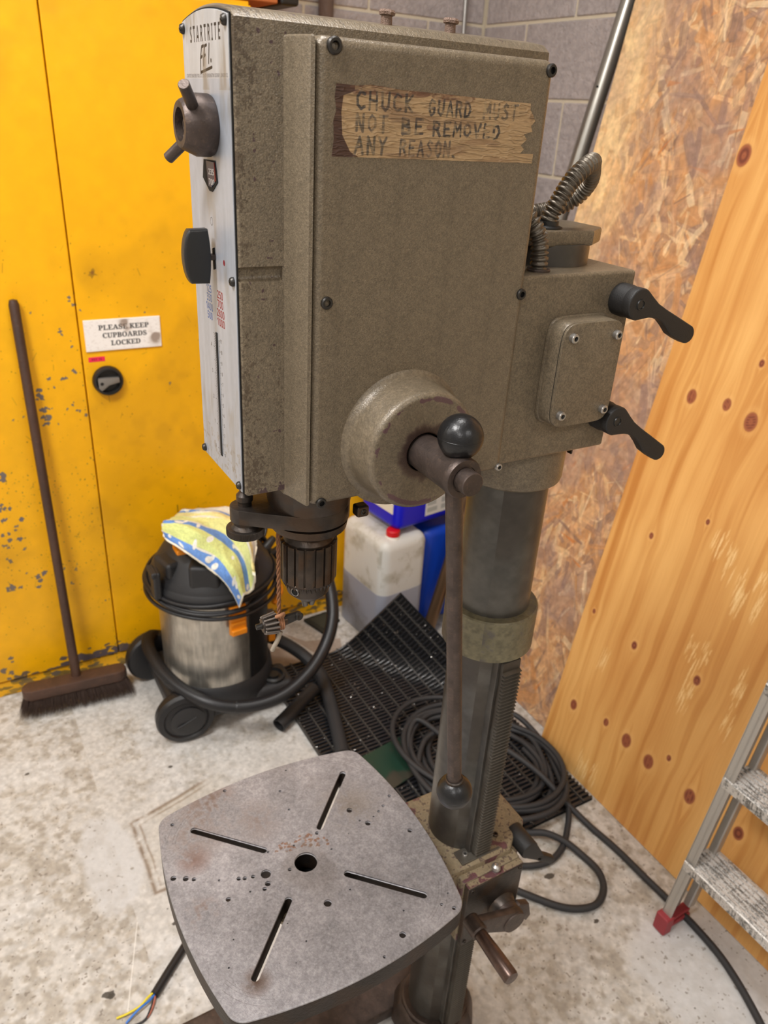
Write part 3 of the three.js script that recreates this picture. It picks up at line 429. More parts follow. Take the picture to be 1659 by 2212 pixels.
// ---------------------------------------------------------------- wet and dry vacuum cleaner
{
  const cx = 0.55, cz = -1.8, Y = V(0, 1, 0), O = (y) => V(cx, y, cz);
  const t = thing('vacuum_cleaner', 'wet and dry vacuum cleaner with steel drum and black hose by the yellow cupboard', 'vacuum cleaner', [cx, 0, cz]);
  const steelTex = pixelTex(512, 256, (u, v, o) => { const a = fbm(u, v, 10, 4, 1001), b = fbm(u * 3 % 1, v * 0.4, 24, 4, 1005), k = 0.7 + 0.35 * a + 0.25 * (b - 0.5); o[0] = 205 * k; o[1] = 201 * k; o[2] = 192 * k; });
  const drumG = lathe(O(0.135), Y, [[0.142, 0], [0.148, 0.006], [0.15, 0.27], [0.152, 0.29]], 72);
  part(t, 'drum', planarUV(drumG, (q) => Math.atan2(q.z - cz, q.x - cx) / 6.2832 * 2, (q) => q.y / 0.45), mat({ map: steelTex, rough: 0.3, metal: 0.85 }), { keepUV: true });
  // inlet panel on the drum
  const ang0 = 0.15, ang1 = 1.2, pp = []; const pg = new THREE.CylinderGeometry(0.1535, 0.1505, 0.27, 24, 1, true, Math.PI / 2 - ang1, ang1 - ang0); pg.translate(cx, 0.275, cz);
  part(t, 'inlet_panel', pg, mat({ color: 0x1b1b1d, rough: 0.4, side: THREE.DoubleSide }));
  part(t, 'base', merge([lathe(O(0.05), Y, [[0, 0], [0.12, 0], [0.155, 0.012], [0.165, 0.05], [0.16, 0.085], [0.15, 0.1], [0.14, 0.1], [0.14, 0.06], [0, 0.06]], 56), box(cx - 0.17, cx + 0.02, 0.05, 0.115, cz - 0.15, cz + 0.15, 0.02), box(cx + 0.06, cx + 0.19, 0.055, 0.1, cz + 0.04, cz + 0.15, 0.02), box(cx + 0.06, cx + 0.17, 0.055, 0.1, cz - 0.15, cz - 0.04, 0.02)]), M.vacPlastic);
  part(t, 'caster_mount', lathe(V(cx + 0.137, 0.098, cz + 0.105), Y, [[0, 0], [0.034, 0], [0.034, 0.01], [0.028, 0.013], [0.025, 0.004], [0.016, 0.004], [0.015, 0.012], [0, 0.012]], 32), M.blackPlastic);
  for (const dz of [0.105, -0.105]) part(t, 'caster', merge([rod(V(cx + 0.137, 0.026, cz + dz - 0.012), V(cx + 0.137, 0.026, cz + dz + 0.012), 0.025, 0.025, 0.004), box(cx + 0.12, cx + 0.15, 0.03, 0.06, cz + dz - 0.016, cz + dz + 0.016, 0.005)]), M.vacPlastic);
  for (const [z, s, x] of [[-1.662, 1, 0.415], [-1.975, -1, 0.405]]) {
    const w = part(t, 'wheel', lathe(V(x, 0.082, z - s * 0.028), V(-0.12, 0, s), [[0, 0], [0.06, 0], [0.077, 0.006], [0.081, 0.014], [0.081, 0.034], [0.076, 0.044], [0.062, 0.048], [0.058, 0.044], [0.05, 0.047], [0, 0.052]], 48, 24), M.rubber);
    part(w, 'hub_cap', lathe(V(x - 0.0025, 0.082, z + s * 0.0215), V(-0.12, 0, s), [[0, 0], [0.046, 0], [0.047, 0.002], [0.042, 0.004], [0, 0.0065]], 40), M.vacPlastic);
    part(w, 'hub_rib', merge([box(-0.03, 0.03, -0.003, 0.003, -0.002, 0.002, 0.0015)]).applyMatrix4(new THREE.Matrix4().makeRotationZ(0.35)).translate(x - 0.006, 0.082, z + s * 0.0285), M.rubber);
  }
  // lid
  part(t, 'rim', lathe(O(0.425), Y, [[0.15, 0], [0.168, 0.002], [0.172, 0.012], [0.17, 0.03], [0.163, 0.04], [0.15, 0.044]], 64), M.vacPlastic);
  const lid = part(t, 'lid', lathe(O(0.465), Y, [[0.164, 0], [0.16, 0.012], [0.148, 0.03], [0.13, 0.06], [0.108, 0.085], [0.08, 0.104], [0.045, 0.115], [0, 0.118]], 56, 18), M.vacPlastic);
  for (const [a, w, h] of [[2.0, 0.05, 0.075], [1.25, 0.06, 0.06], [2.9, 0.05, 0.05]]) { const g = new RoundedBoxGeometry(0.09, h, w * 1.6, 3, 0.012).translate(0.108, 0.508, 0).rotateY(-a).translate(cx, 0, cz); part(lid, 'lid_rib', g, M.vacPlastic); }
  part(lid, 'cord_hook', merge([box(0.372, 0.392, 0.44, 0.52, -1.76, -1.72, 0.006), box(0.368, 0.385, 0.505, 0.522, -1.775, -1.72, 0.005)]), M.vacPlastic);
  part(lid, 'carry_handle', merge([box(0.432, 0.46, 0.571, 0.586, -1.745, -1.70, 0.005)]), M.orange, { label: 'orange switch on the lid' });
  // wound mains lead
  reseed(71); const lead = [];
  for (let k = 0; k < 4; k++) { const pts = []; for (let i = 0; i < 40; i++) { const a = i / 40 * 2 * Math.PI, sag = 0.006 * Math.sin(2 * a + k) - 0.012 * Math.max(0, Math.sin(a)) * (k % 2); pts.push([cx + (0.176 + 0.005 * (k % 2)) * Math.cos(a), 0.447 - k * 0.011 + sag, cz + (0.176 + 0.005 * (k % 2)) * Math.sin(a)]); } lead.push(tube(pts, 0.0052, 90, 8, true)); }
  lead.push(tube([[0.70, 0.44, -1.83], [0.712, 0.47, -1.84], [0.70, 0.50, -1.86], [0.715, 0.55, -1.87], [0.735, 0.535, -1.88], [0.745, 0.5, -1.88], [0.72, 0.47, -1.86], [0.70, 0.52, -1.9]], 0.0052, 60), tube([[0.68, 0.47, -1.84], [0.7, 0.53, -1.85], [0.712, 0.5, -1.84], [0.73, 0.47, -1.85], [0.74, 0.44, -1.85]], 0.0075, 40));
  part(t, 'mains_lead', lead, M.rubber);
  part(t, 'plug', merge([box(0.70, 0.735, 0.43, 0.475, -1.845, -1.81, 0.01), rod(V(0.715, 0.46, -1.825), V(0.75, 0.49, -1.83), 0.016, 0.01, 0.004)]), M.blackPlastic);
  // clips
  const clip = (a, y) => { const g = [box(-0.006, 0.006, -0.045, 0.045, -0.024, 0.024, 0.004)]; for (let i = 0; i < 4; i++) g.push(box(0.004, 0.0095, 0.034 - i * 0.014 - 0.0045, 0.034 - i * 0.014 + 0.0045, -0.02, 0.02, 0.002)); g.push(box(0.002, 0.014, -0.044, -0.026, -0.022, 0.022, 0.004)); return merge(g).translate(0.168, y, 0).rotateY(-a).translate(cx, 0, cz); };
  part(t, 'clip', clip(1.5, 0.383), M.orange, { label: 'orange ribbed clip' }); part(t, 'clip', clip(1.5 + Math.PI, 0.383), M.orange, { label: 'orange ribbed clip' });
  part(t, 'inlet_clip', merge([box(0.692, 0.715, 0.19, 0.24, -1.76, -1.74, 0.006)]), M.orange, { label: 'small orange latch' });
  part(t, 'bumper', tube([[0.70, 0.34, -1.72], [0.73, 0.36, -1.74], [0.74, 0.36, -1.78], [0.74, 0.30, -1.80]], 0.008, 30), M.orange, { label: 'orange bent handle' });
  // hose with ridges
  const ridged = (pts, r, n, cut0 = 0, cut1 = 1) => { const c = new THREE.CatmullRomCurve3(pts.map((p) => V(...p)), false, 'centripetal'), g = new THREE.TubeGeometry(c, n, r, 14, false), p = g.attributes.position, N = g.attributes.normal; for (let i = 0; i <= n; i++) { const u = i / n, d = i % 2 && u > cut0 && u < cut1 ? 0.0022 : 0; for (let j = 0; j <= 14; j++) { const k = i * 15 + j; p.setXYZ(k, p.getX(k) - N.getX(k) * d, p.getY(k) - N.getY(k) * d, p.getZ(k) - N.getZ(k) * d); } } g.computeVertexNormals(); return g; };
  const hose = [[.56, .1, -1.99], [.47, .105, -2.0], [.402, .16, -1.96], [.372, .19, -1.86], [.392, .175, -1.72], [.455, .155, -1.617], [.542, .135, -1.575], [.645, .14, -1.56], [.738, .168, -1.58], [.814, .213, -1.62], [.859, .272, -1.66], [.885, .33, -1.73], [.893, .37, -1.80], [.88, .39, -1.87], [.84, .38, -1.93], [.78, .33, -1.97], [.72, .26, -1.97]];
  part(t, 'hose', ridged(hose, 0.0185, 520, 0.0, 0.42), M.rubber);
  part(t, 'hose_tail', ridged([[.69, .15, -1.84], [.735, .125, -1.85], [.797, .083, -1.83], [.839, .05, -1.78], [.85, .036, -1.704], [.834, .034, -1.627], [.808, .034, -1.536], [.778, .034, -1.437], [.76, .034, -1.38]], 0.0195, 120, 2, 3), M.rubberDull);
}
{ const t = thing('vacuum_nozzle', 'short black plastic nozzle tube lying at the edge of the rubber mat', 'nozzle', [0.73, 0.02, -1.61]);
  const a = V(.652, .023, -1.573), b = V(.80, .05, -1.648), d = b.clone().sub(a), L = d.length();
  part(t, 'tube', lathe(a, d, [[0.0175, 0.03], [0.0175, 0.001], [0.0185, 0], [0.021, 0], [0.0215, 0.002], [0.0205, 0.06], [0.0195, L], [0, L]], 28), M.vacPlastic);
  part(t, 'inside', lathe(a.clone().addScaledVector(d, 0.18), d, [[0.0174, 0], [0, 0.001]], 20), M.blackGap);
}

// towel over the vacuum
{
  const R = [[[.412, .616, -1.72], [.417, .631, -1.76], [.465, .621, -1.82], [.511, .594, -1.88]], [[.444, .602, -1.665], [.486, .617, -1.72], [.542, .60, -1.82], [.58, .58, -1.9]], [[.495, .549, -1.64], [.547, .583, -1.69], [.601, .581, -1.78], [.648, .578, -1.88]], [[.535, .497, -1.615], [.572, .546, -1.64], [.616, .564, -1.69], [.666, .559, -1.76]], [[.556, .444, -1.60], [.581, .461, -1.61], [.608, .485, -1.625], [.618, .53, -1.66]]];
  const cr = (a, b, c, d, t) => 0.5 * (2 * b + (c - a) * t + (2 * a - 5 * b + 4 * c - d) * t * t + (3 * b - a - 3 * c + d) * t * t * t);
  const row = (r, s) => { const n = r.length - 1, f = clamp(s, 0, 0.99999) * n, i = Math.floor(f), t = f - i, g = (k) => r[clamp(k, 0, n)]; return [0, 1, 2].map((c) => cr(g(i - 1)[c], g(i)[c], g(i + 1)[c], g(i + 2)[c], t)); };
  const at = (u, v) => V(...row(R.map((r) => row(r, v)), u));
  const nu = 90, nv = 60, pos = [], uv = [], idx = [];
  const cam = V(-0.25, 0.75, 0.6).normalize();
  for (let i = 0; i <= nu; i++) for (let j = 0; j <= nv; j++) {
    const u = i / nu, v = j / nv, p = at(u, v), ridge = (x) => 1 - Math.abs(Math.sin(x)) * 1.6, fold = 0.021 * ridge(v * 6.5 + 1.1 * Math.sin(u * 2.6) + 0.5 * u + 0.4) * (0.6 + 0.6 * u) + 0.008 * Math.sin(v * 8 - u * 7) + 0.034 * (fbm(u, v, 6, 3, 1101) - 0.5);
    p.addScaledVector(cam, fold + 0.018); pos.push(p.x, p.y, p.z); uv.push(u, v);
    if (i < nu && j < nv) { const a = i * (nv + 1) + j, b = a + nv + 1; idx.push(a, b, a + 1, b, b + 1, a + 1); }
  }
  const g = new THREE.BufferGeometry(); g.setAttribute('position', new THREE.Float32BufferAttribute(pos, 3)); g.setAttribute('uv', new THREE.Float32BufferAttribute(uv, 2)); g.setIndex(idx); g.computeVertexNormals();
  // give the cloth thickness
  const back = g.clone(), bp = back.attributes.position, bn = g.attributes.normal; for (let i = 0; i < bp.count; i++) bp.setXYZ(i, bp.getX(i) - bn.getX(i) * 0.004, bp.getY(i) - bn.getY(i) * 0.004, bp.getZ(i) - bn.getZ(i) * 0.004);
  const ix = back.index.array; for (let i = 0; i < ix.length; i += 3) { const q = ix[i]; ix[i] = ix[i + 1]; ix[i + 1] = q; } back.computeVertexNormals();
  const rim = [], edge = []; for (let i = 0; i <= nu; i++) edge.push(i * (nv + 1)); for (let j = 1; j <= nv; j++) edge.push(nu * (nv + 1) + j); for (let i = nu - 1; i >= 0; i--) edge.push(i * (nv + 1) + nv); for (let j = nv - 1; j > 0; j--) edge.push(j); edge.push(0);
  const gp = g.attributes.position, eu = []; for (let k = 0; k + 1 < edge.length; k++) { const a = V().fromBufferAttribute(gp, edge[k]), b = V().fromBufferAttribute(gp, edge[k + 1]), c = V().fromBufferAttribute(bp, edge[k]), d = V().fromBufferAttribute(bp, edge[k + 1]); for (const q of [a, c, b, b, c, d]) { rim.push(q.x, q.y, q.z); eu.push(0.01, 0.01); } }
  const rg = new THREE.BufferGeometry(); rg.setAttribute('position', new THREE.Float32BufferAttribute(rim, 3)); rg.setAttribute('uv', new THREE.Float32BufferAttribute(eu, 2)); rg.computeVertexNormals();
  const towelTex = canvasTex(1024, 768, (c, W, H) => {
    c.fillStyle = '#e9e6d8'; c.fillRect(0, 0, W, H);
    const band = (y, h, col, wob, al = 1) => { c.globalAlpha = al; c.fillStyle = col; c.beginPath(); for (let i = 0; i <= 40; i++) c.lineTo(i / 40 * W, y + wob * Math.sin(i * 0.37 + y)); for (let i = 40; i >= 0; i--) c.lineTo(i / 40 * W, y + h + wob * Math.sin(i * 0.31 + y * 2)); c.fill(); c.globalAlpha = 1; };
    band(650, 118, '#6f9be0', 14); band(480, 165, '#dfe796', 12); band(400, 92, '#6d98e0', 16); band(255, 140, '#e6e89c', 10); band(180, 60, '#ecdf9a', 12); band(120, 40, '#6f97da', 16);
    reseed(81); for (let i = 0; i < 26; i++) { c.fillStyle = '#f4f3ec'; c.beginPath(); c.ellipse(rr(0, W), [660, 690, 430, 450, 140, 540][i % 6] + rr(-20, 20), rr(16, 46), rr(12, 30), rr(0, 3), 0, 7); c.fill(); }
    c.fillStyle = '#f6efdc'; c.fillRect(W - 34, 0, 34, H); c.beginPath(); c.moveTo(W, 0); c.lineTo(W - 130, 0); c.lineTo(W, 170); c.fill(); c.fillRect(0, H - 14, W, 14);
  }, (u, v, d, i) => { const b = fbm(u, v, 90, 3, 1121), a = fbm(u, v, 8, 3, 1125); polish(d, i, 0.9 + 0.18 * b + 0.08 * a); });
  const terry = greyTex(512, 512, (u, v) => fbm(u, v, 110, 2, 1131));
  const tt = solo('towel', 'blue and yellow patterned towel draped over the black lid of the vacuum cleaner', 'towel', [g, back, rg], mat({ map: towelTex, rough: 0.95, bump: (() => { const b = terry.clone(); b.repeat.set(3, 2); return b; })(), bumpScale: 0.002, sheen: 0.3 }), { keepUV: true });
}

// ---------------------------------------------------------------- containers in the corner
{
  const can = (w, d, h, r, sh, n) => { const s = shapeOf(XZ([]).concat((() => { const o = [], q = [[w / 2 - r, d / 2 - r, 0], [-w / 2 + r, d / 2 - r, 1], [-w / 2 + r, -d / 2 + r, 2], [w / 2 - r, -d / 2 + r, 3]]; for (const [x, z, k] of q) for (let i = 0; i <= 8; i++) { const a = k * Math.PI / 2 + i / 8 * Math.PI / 2; o.push([x + r * Math.cos(a), z + r * Math.sin(a)]); } return o; })())); return raise(s, 0, h, sh, 5); };
  const rot = rad(6), C = V(1.178, 0.003, -1.918), place = (g, y = 0) => g.rotateY(rot).translate(C.x, C.y + y, C.z);
  const t = thing('jerrycan', 'large white translucent jerrycan with a red cap and grey liquid', 'jerrycan', [C.x, 0, C.z]);
  const canTex = pixelTex(512, 512, (u, v, o) => { const a = fbm(u, v, 6, 5, 1201), b = fbm(u, v, 30, 3, 1205), k = smooth(0.54, 0.74, a) * 0.4 + smooth(0.62, 0.8, b) * 0.2 * smooth(0.4, 0.6, a); o[0] = mix(240, 158, k); o[1] = mix(240, 150, k); o[2] = mix(235, 128, k); });
  const shell = mat({ map: tiled(canTex, 0.4), rough: 0.45, transmission: 0.35, thickness: 0, side: THREE.DoubleSide });
  part(t, 'body', place(can(0.185, 0.245, 0.395, 0.035, 0.034)), shell);
  part(t, 'liquid', place(can(0.1858, 0.2458, 0.2, 0.0354, 0.0005).scale(1, 1, 1), 0.0), mat({ map: tiled(canTex, 0.5), color: 0x9ea2b4, rough: 0.42 }), { label: 'grey liquid seen through the wall' });
  part(t, 'neck', lathe(V(1.158, 0.39, -1.835), V(0, 1, 0), [[0, 0], [0.026, 0], [0.024, 0.008], [0.02, 0.014], [0, 0.014]], 28), mat({ color: 0xdcdad2, rough: 0.5 }));
  part(t, 'cap', lathe(V(1.158, 0.402, -1.835), V(0, 1, 0), [[0.021, 0], [0.0225, 0.001], [0.0225, 0.017], [0.02, 0.021], [0, 0.0215]], 32), mat({ color: 0xc8101c, rough: 0.4 }), { label: 'red screw cap' });
  const dt = thing('plastic_drum', 'tall blue plastic drum standing in the corner behind the steel tube', 'drum', [1.375, 0, -1.93]);
  const blueD = mat({ color: 0x0c3fb4, rough: 0.42 });
  part(dt, 'body', can(0.16, 0.2, 0.375, 0.035, 0.03).translate(1.365, 0.002, -1.945), blueD);
  part(dt, 'cap', lathe(V(1.36, 0.376, -2.0), V(0, 1, 0), [[0.022, 0], [0.023, 0.001], [0.023, 0.014], [0.02, 0.018], [0, 0.018]], 28), M.blackPlastic);
  const bt = thing('jerrycan', 'bright blue jerrycan with white labels lying across the tops of the other containers', 'jerrycan', [1.27, 0.425, -1.92]);
  const blueC = mat({ color: 0x1216c8, rough: 0.35 });
  const B0 = V(1.268, 0.4185, -1.93), pl2 = (g) => g.rotateY(rad(8)).translate(B0.x, B0.y, B0.z);
  part(bt, 'body', pl2(can(0.25, 0.2, 0.2, 0.03, 0.022)), blueC);
  const labTex = canvasTex(512, 360, (g, W, H) => { g.fillStyle = '#dcdcd8'; g.fillRect(0, 0, W, H); g.fillStyle = '#a3a8a6'; for (let c = 0; c < 2; c++) for (let r = 0; r < 5; r++) g.fillRect(26 + c * 240, 24 + r * 66, 200 - (r * 37 % 60), 44); g.fillStyle = '#c6c9c6'; for (let r = 0; r < 28; r++) g.fillRect(20, 14 + r * 12, 470, 3); });
  part(bt, 'label', pl2(planarUV(prep(box(-0.01, 0.118, 0.03, 0.165, 0.0995, 0.1008)), (q) => (q.x + 0.01) / 0.128, (q) => (q.y - 0.03) / 0.135)), mat({ map: labTex, rough: 0.5 }), { keepUV: true, label: 'white printed label' });
  part(bt, 'label', pl2(box(-0.1258, -0.1245, 0.055, 0.165, -0.07, 0.075)), mat({ color: 0xe6e0d2, rough: 0.6 }), { label: 'torn white label' });
  part(bt, 'handle', pl2(tube([[-0.02, 0.195, 0], [0.0, 0.225, 0], [0.06, 0.225, 0], [0.08, 0.195, 0]], 0.011, 30)), blueC);
  part(bt, 'cap', pl2(lathe(V(-0.085, 0.197, 0), V(0, 1, 0), [[0.022, 0], [0.023, 0.001], [0.023, 0.017], [0.02, 0.02], [0, 0.02]], 28)), M.blackPlastic);
  const pd = thing('floor_pad', 'small dark green rubber pad on the floor by the cupboard plinth', 'pad', [0.99, 0, -1.98]);
  const pad = (s, y, h) => raise(shapeOf(XZ([[0.94, -2.034], [1.03, -2.044], [1.054, -1.98], [0.97, -1.93]].map(([x, z]) => [mix(0.998, x, s), mix(-1.997, z, s)]))), y, h, 0.0025);
  part(pd, 'pad', pad(1, 0.001, 0.012), mat({ color: 0x2b2a22, rough: 0.8 })); part(pd, 'inset', pad(0.72, 0.011, 0.004), mat({ color: 0x38372b, rough: 0.8 }));
}

// ---------------------------------------------------------------- rubber mat, folded up at the corner
{
  const x0 = 0.715, x1 = 1.3, z0 = -1.83, z1 = -0.968, f0 = V(0.956, 0, -1.815), fd = V(0.555, 0, 0.832).normalize(), fn = V(0.832, 0, -0.555).normalize(), R = 0.085, TH = rad(84);
  // flat point (x, h above the sheet, z) carried round the fold
  const bend = (x, h, z) => {
    const q = V(x, 0, z).sub(f0), s = q.dot(fn), a = q.dot(fd); if (s <= -0.02) return V(x, h, z);
    const S = s + 0.02, base = f0.clone().addScaledVector(fd, a).addScaledVector(fn, -0.02), th = Math.min(S / R, TH); let p, up;
    p = base.clone().addScaledVector(fn, R * Math.sin(th)).add(V(0, R * (1 - Math.cos(th)), 0)); const ex = S - R * th; if (ex > 0) p.addScaledVector(fn, ex * Math.cos(th)).add(V(0, ex * Math.sin(th), 0));
    up = fn.clone().multiplyScalar(-Math.sin(th)).add(V(0, Math.cos(th), 0)); return p.addScaledVector(up, h);
  };
  const t = thing('rubber_mat', 'black ribbed rubber floor mat with its far corner folded up', 'mat', [1.0, 0, -1.4]);
  const sheet = (h0, h1) => { const n = 60, pos = [], idx = []; for (const h of [h1, h0]) for (let i = 0; i <= n; i++) for (let j = 0; j <= n; j++) pos.push(...bend(mix(x0, x1, i / n), h, mix(z0, z1, j / n)).toArray()); const N = (n + 1) * (n + 1); for (let i = 0; i < n; i++) for (let j = 0; j < n; j++) { const a = i * (n + 1) + j, b = a + n + 1; idx.push(a, a + 1, b, b, a + 1, b + 1, N + a, N + b, N + a + 1, N + b, N + b + 1, N + a + 1); } const g = new THREE.BufferGeometry(); g.setAttribute('position', new THREE.Float32BufferAttribute(pos, 3)); g.setIndex(idx); g.computeVertexNormals(); return g; };
  part(t, 'underlay', sheet(0.001, 0.0035), mat({ color: 0x0b0b0c, rough: 0.7, side: THREE.DoubleSide }));
  const bars = []; for (let z = z0 + 0.006; z < z1; z += 0.0135) for (let x = x0; x < x1 - 0.01; x += 0.0425) { const n = 3, pts = []; for (let i = 0; i <= n; i++) pts.push(bend(mix(x + 0.002, Math.min(x + 0.0405, x1), i / n), 0.0075, z)); bars.push(prep(new THREE.TubeGeometry(new THREE.CatmullRomCurve3(pts), 2, 0.0042, 6, false))); }
  part(t, 'cross_bars', bars, mat({ color: 0x232428, rough: 0.2, clearcoat: 0.5, clearcoatRoughness: 0.15 }), { kind: 'stuff' });
  const strip = (x, w) => { const n = 90, pos = [], idx = []; const hs = [[-w, 0.002], [-w, 0.0125], [w, 0.0125], [w, 0.002]]; for (let i = 0; i <= n; i++) for (const [dx, h] of hs) pos.push(...bend(clamp(x + dx, x0 - 0.004, x1 + 0.004), h, mix(z0, z1, i / n)).toArray()); for (let i = 0; i < n; i++) for (let k = 0; k < 3; k++) { const a = i * 4 + k, b = a + 4; idx.push(a, b, a + 1, b, b + 1, a + 1); } const g = new THREE.BufferGeometry(); g.setAttribute('position', new THREE.Float32BufferAttribute(pos, 3)); g.setIndex(idx); return crease(g, 30); };
  const rib = mat({ color: 0x3a3835, rough: 0.6, side: THREE.DoubleSide }); for (let x = x0; x < x1 + 0.001; x += 0.0425) part(t, 'long_rib', strip(x, 0.0022), rib);
  reseed(91); const sw = []; for (let i = 0; i < 520; i++) { const x = rr(x0, x1), z = rr(z0, z1), p = bend(x, 0.0135, z), s = rr(0.0008, 0.0022), g = new THREE.TetrahedronGeometry(s); g.rotateX(rr(0, 3)).rotateY(rr(0, 3)).translate(p.x, p.y, p.z); sw.push(g); }
  const swf = solo('swarf', 'bright metal swarf scattered over the black rubber mat', 'swarf', sw, mat({ color: 0xd8d6d0, rough: 0.3, metal: 0.8 })); swf.userData.kind = 'stuff';
}
{
  const bd = thing('green_board', 'dark green flat board lying on the rubber mat beside the drill table', 'board', [0.86, 0.014, -1.27]);
  part(bd, 'board', raise(shapeOf(XZ([[0.945, -1.385], [0.906, -1.245], [0.70, -1.2], [0.77, -1.36]])), 0.0145, 0.004, 0.001), mat({ map: tiled(pixelTex(256, 256, (u, v, o) => { const a = fbm(u, v, 6, 5, 1301), k = smooth(0.4, 0.65, a); o[0] = mix(26, 62, k); o[1] = mix(58, 60, k); o[2] = mix(46, 52, k); }), 0.3), rough: 0.4 }));
}

// ---------------------------------------------------------------- cables on the floor
{
  const t = thing('power_cable', 'thick black mains cable coiled on the mat behind the drill column', 'cable', [1.1, 0, -1.15]);
  reseed(101); const h = (x, z) => (z < -0.975 && x < 1.296 ? 0.021 : 0.0085), loops = [];
  const turn = [];
  for (let k = 0; k < 7; k++) for (let i = 0; i < 14; i++) { const a = i / 14 * 2 * Math.PI + 0.5, c = [1.095 + 0.012 * Math.sin(k * 2.1), -1.205 + 0.03 * Math.sin(k * 1.7)], rx = 0.135 + 0.008 * k + 0.012 * Math.sin(k * 3 + i), rz = 0.165 + 0.014 * k, ca = Math.cos(0.45), sa = Math.sin(0.45), u = rx * Math.cos(a), v = rz * Math.sin(a); let x = c[0] + u * ca + v * sa, z = c[1] - u * sa + v * ca; x = Math.min(x, 1.288 - 0.002 * k); turn.push([x, 0.021 + 0.0055 * k + 0.003 * Math.sin(i + k), z]); }
  loops.push(tube(turn, 0.0078, 620, 8));
  const A = [[1.2, .055, -1.34], [1.275, .05, -1.29], [1.292, .04, -1.214], [1.283, .03, -1.14], [1.244, .024, -1.034], [1.211, .02, -.968], [1.165, .009, -.919], [1.116, .009, -.883], [1.069, .009, -.868], [1.032, .009, -.872], [.99, .009, -.89], [.93, .009, -.93]];
  loops.push(tube(A, 0.008, 140, 8));
  const B = [[.98, .03, -1.02], [1.02, .022, -.985], [1.061, .018, -.955], [1.098, .024, -.928], [1.128, .018, -.892], [1.147, .009, -.841], [1.15, .009, -.79], [1.13, .009, -.752], [1.087, .009, -.728], [1.048, .009, -.734], [1.009, .009, -.757], [.962, .009, -.812], [.92, .009, -.87]];
  loops.push(tube(B, 0.0085, 140, 8));
  const L1 = [[1.03, .06, -1.30], [1.0, .06, -1.385], [.96, .05, -1.36], [.925, .035, -1.30], [.92, .03, -1.2], [.95, .03, -1.12], [1.0, .03, -1.08]];
  loops.push(tube(L1, 0.0075, 80, 8), tube([[1.06, .05, -1.33], [.99, .05, -1.318], [.93, .04, -1.262], [.9, .03, -1.2], [.897, .022, -1.12], [.93, .022, -1.04], [.99, .022, -1.0]], 0.0075, 80, 8));
  const D = [[1.12, .07, -1.24], [1.155, .07, -1.16], [1.19, .055, -1.06], [1.213, .022, -.97], [1.226, .009, -.9], [1.236, .009, -.82], [1.24, .009, -.72], [1.2445, .009, -.63], [1.245, .009, -.579], [1.237, .009, -.497], [1.2, .009, -.386], [1.14, .009, -.27], [1.05, .009, -.12]];
  loops.push(tube(D, 0.0082, 150, 8));
  part(t, 'cable', loops, M.rubberDull);
  const c = thing('cut_cable', 'short black cable end with bare coloured wires on the concrete', 'cable', [0.2, 0, -1.05]);
  part(c, 'sheath', tube([[.46, .009, -1.19], [.35, .009, -1.15], [.27, .009, -1.10], [.19, .009, -1.035], [.14, .009, -.992]], 0.0088, 60, 12), M.rubber);
  const w = (col, pts, l) => part(c, 'wire', tube(pts, 0.0022, 40, 8), mat({ color: col, rough: 0.45 }), { label: l });
  w(0xd9c524, [[.145, .011, -.998], [.128, .011, -.992], [.112, .009, -.984], [.088, .006, -.982], [.064, .004, -.984]], 'yellow and green wire');
  w(0x2f6fc4, [[.144, .008, -.995], [.128, .009, -.985], [.11, .012, -.978], [.092, .008, -.972], [.078, .004, -.966]], 'blue wire');
  w(0x9a5a48, [[.141, .008, -.989], [.134, .006, -.976], [.124, .004, -.964], [.116, .004, -.958]], 'brown wire');
  w(0x202022, [[.14, .006, -.991], [.126, .005, -.97], [.112, .004, -.956], [.09, .004, -.955], [.076, .004, -.962]], 'black wire');
}

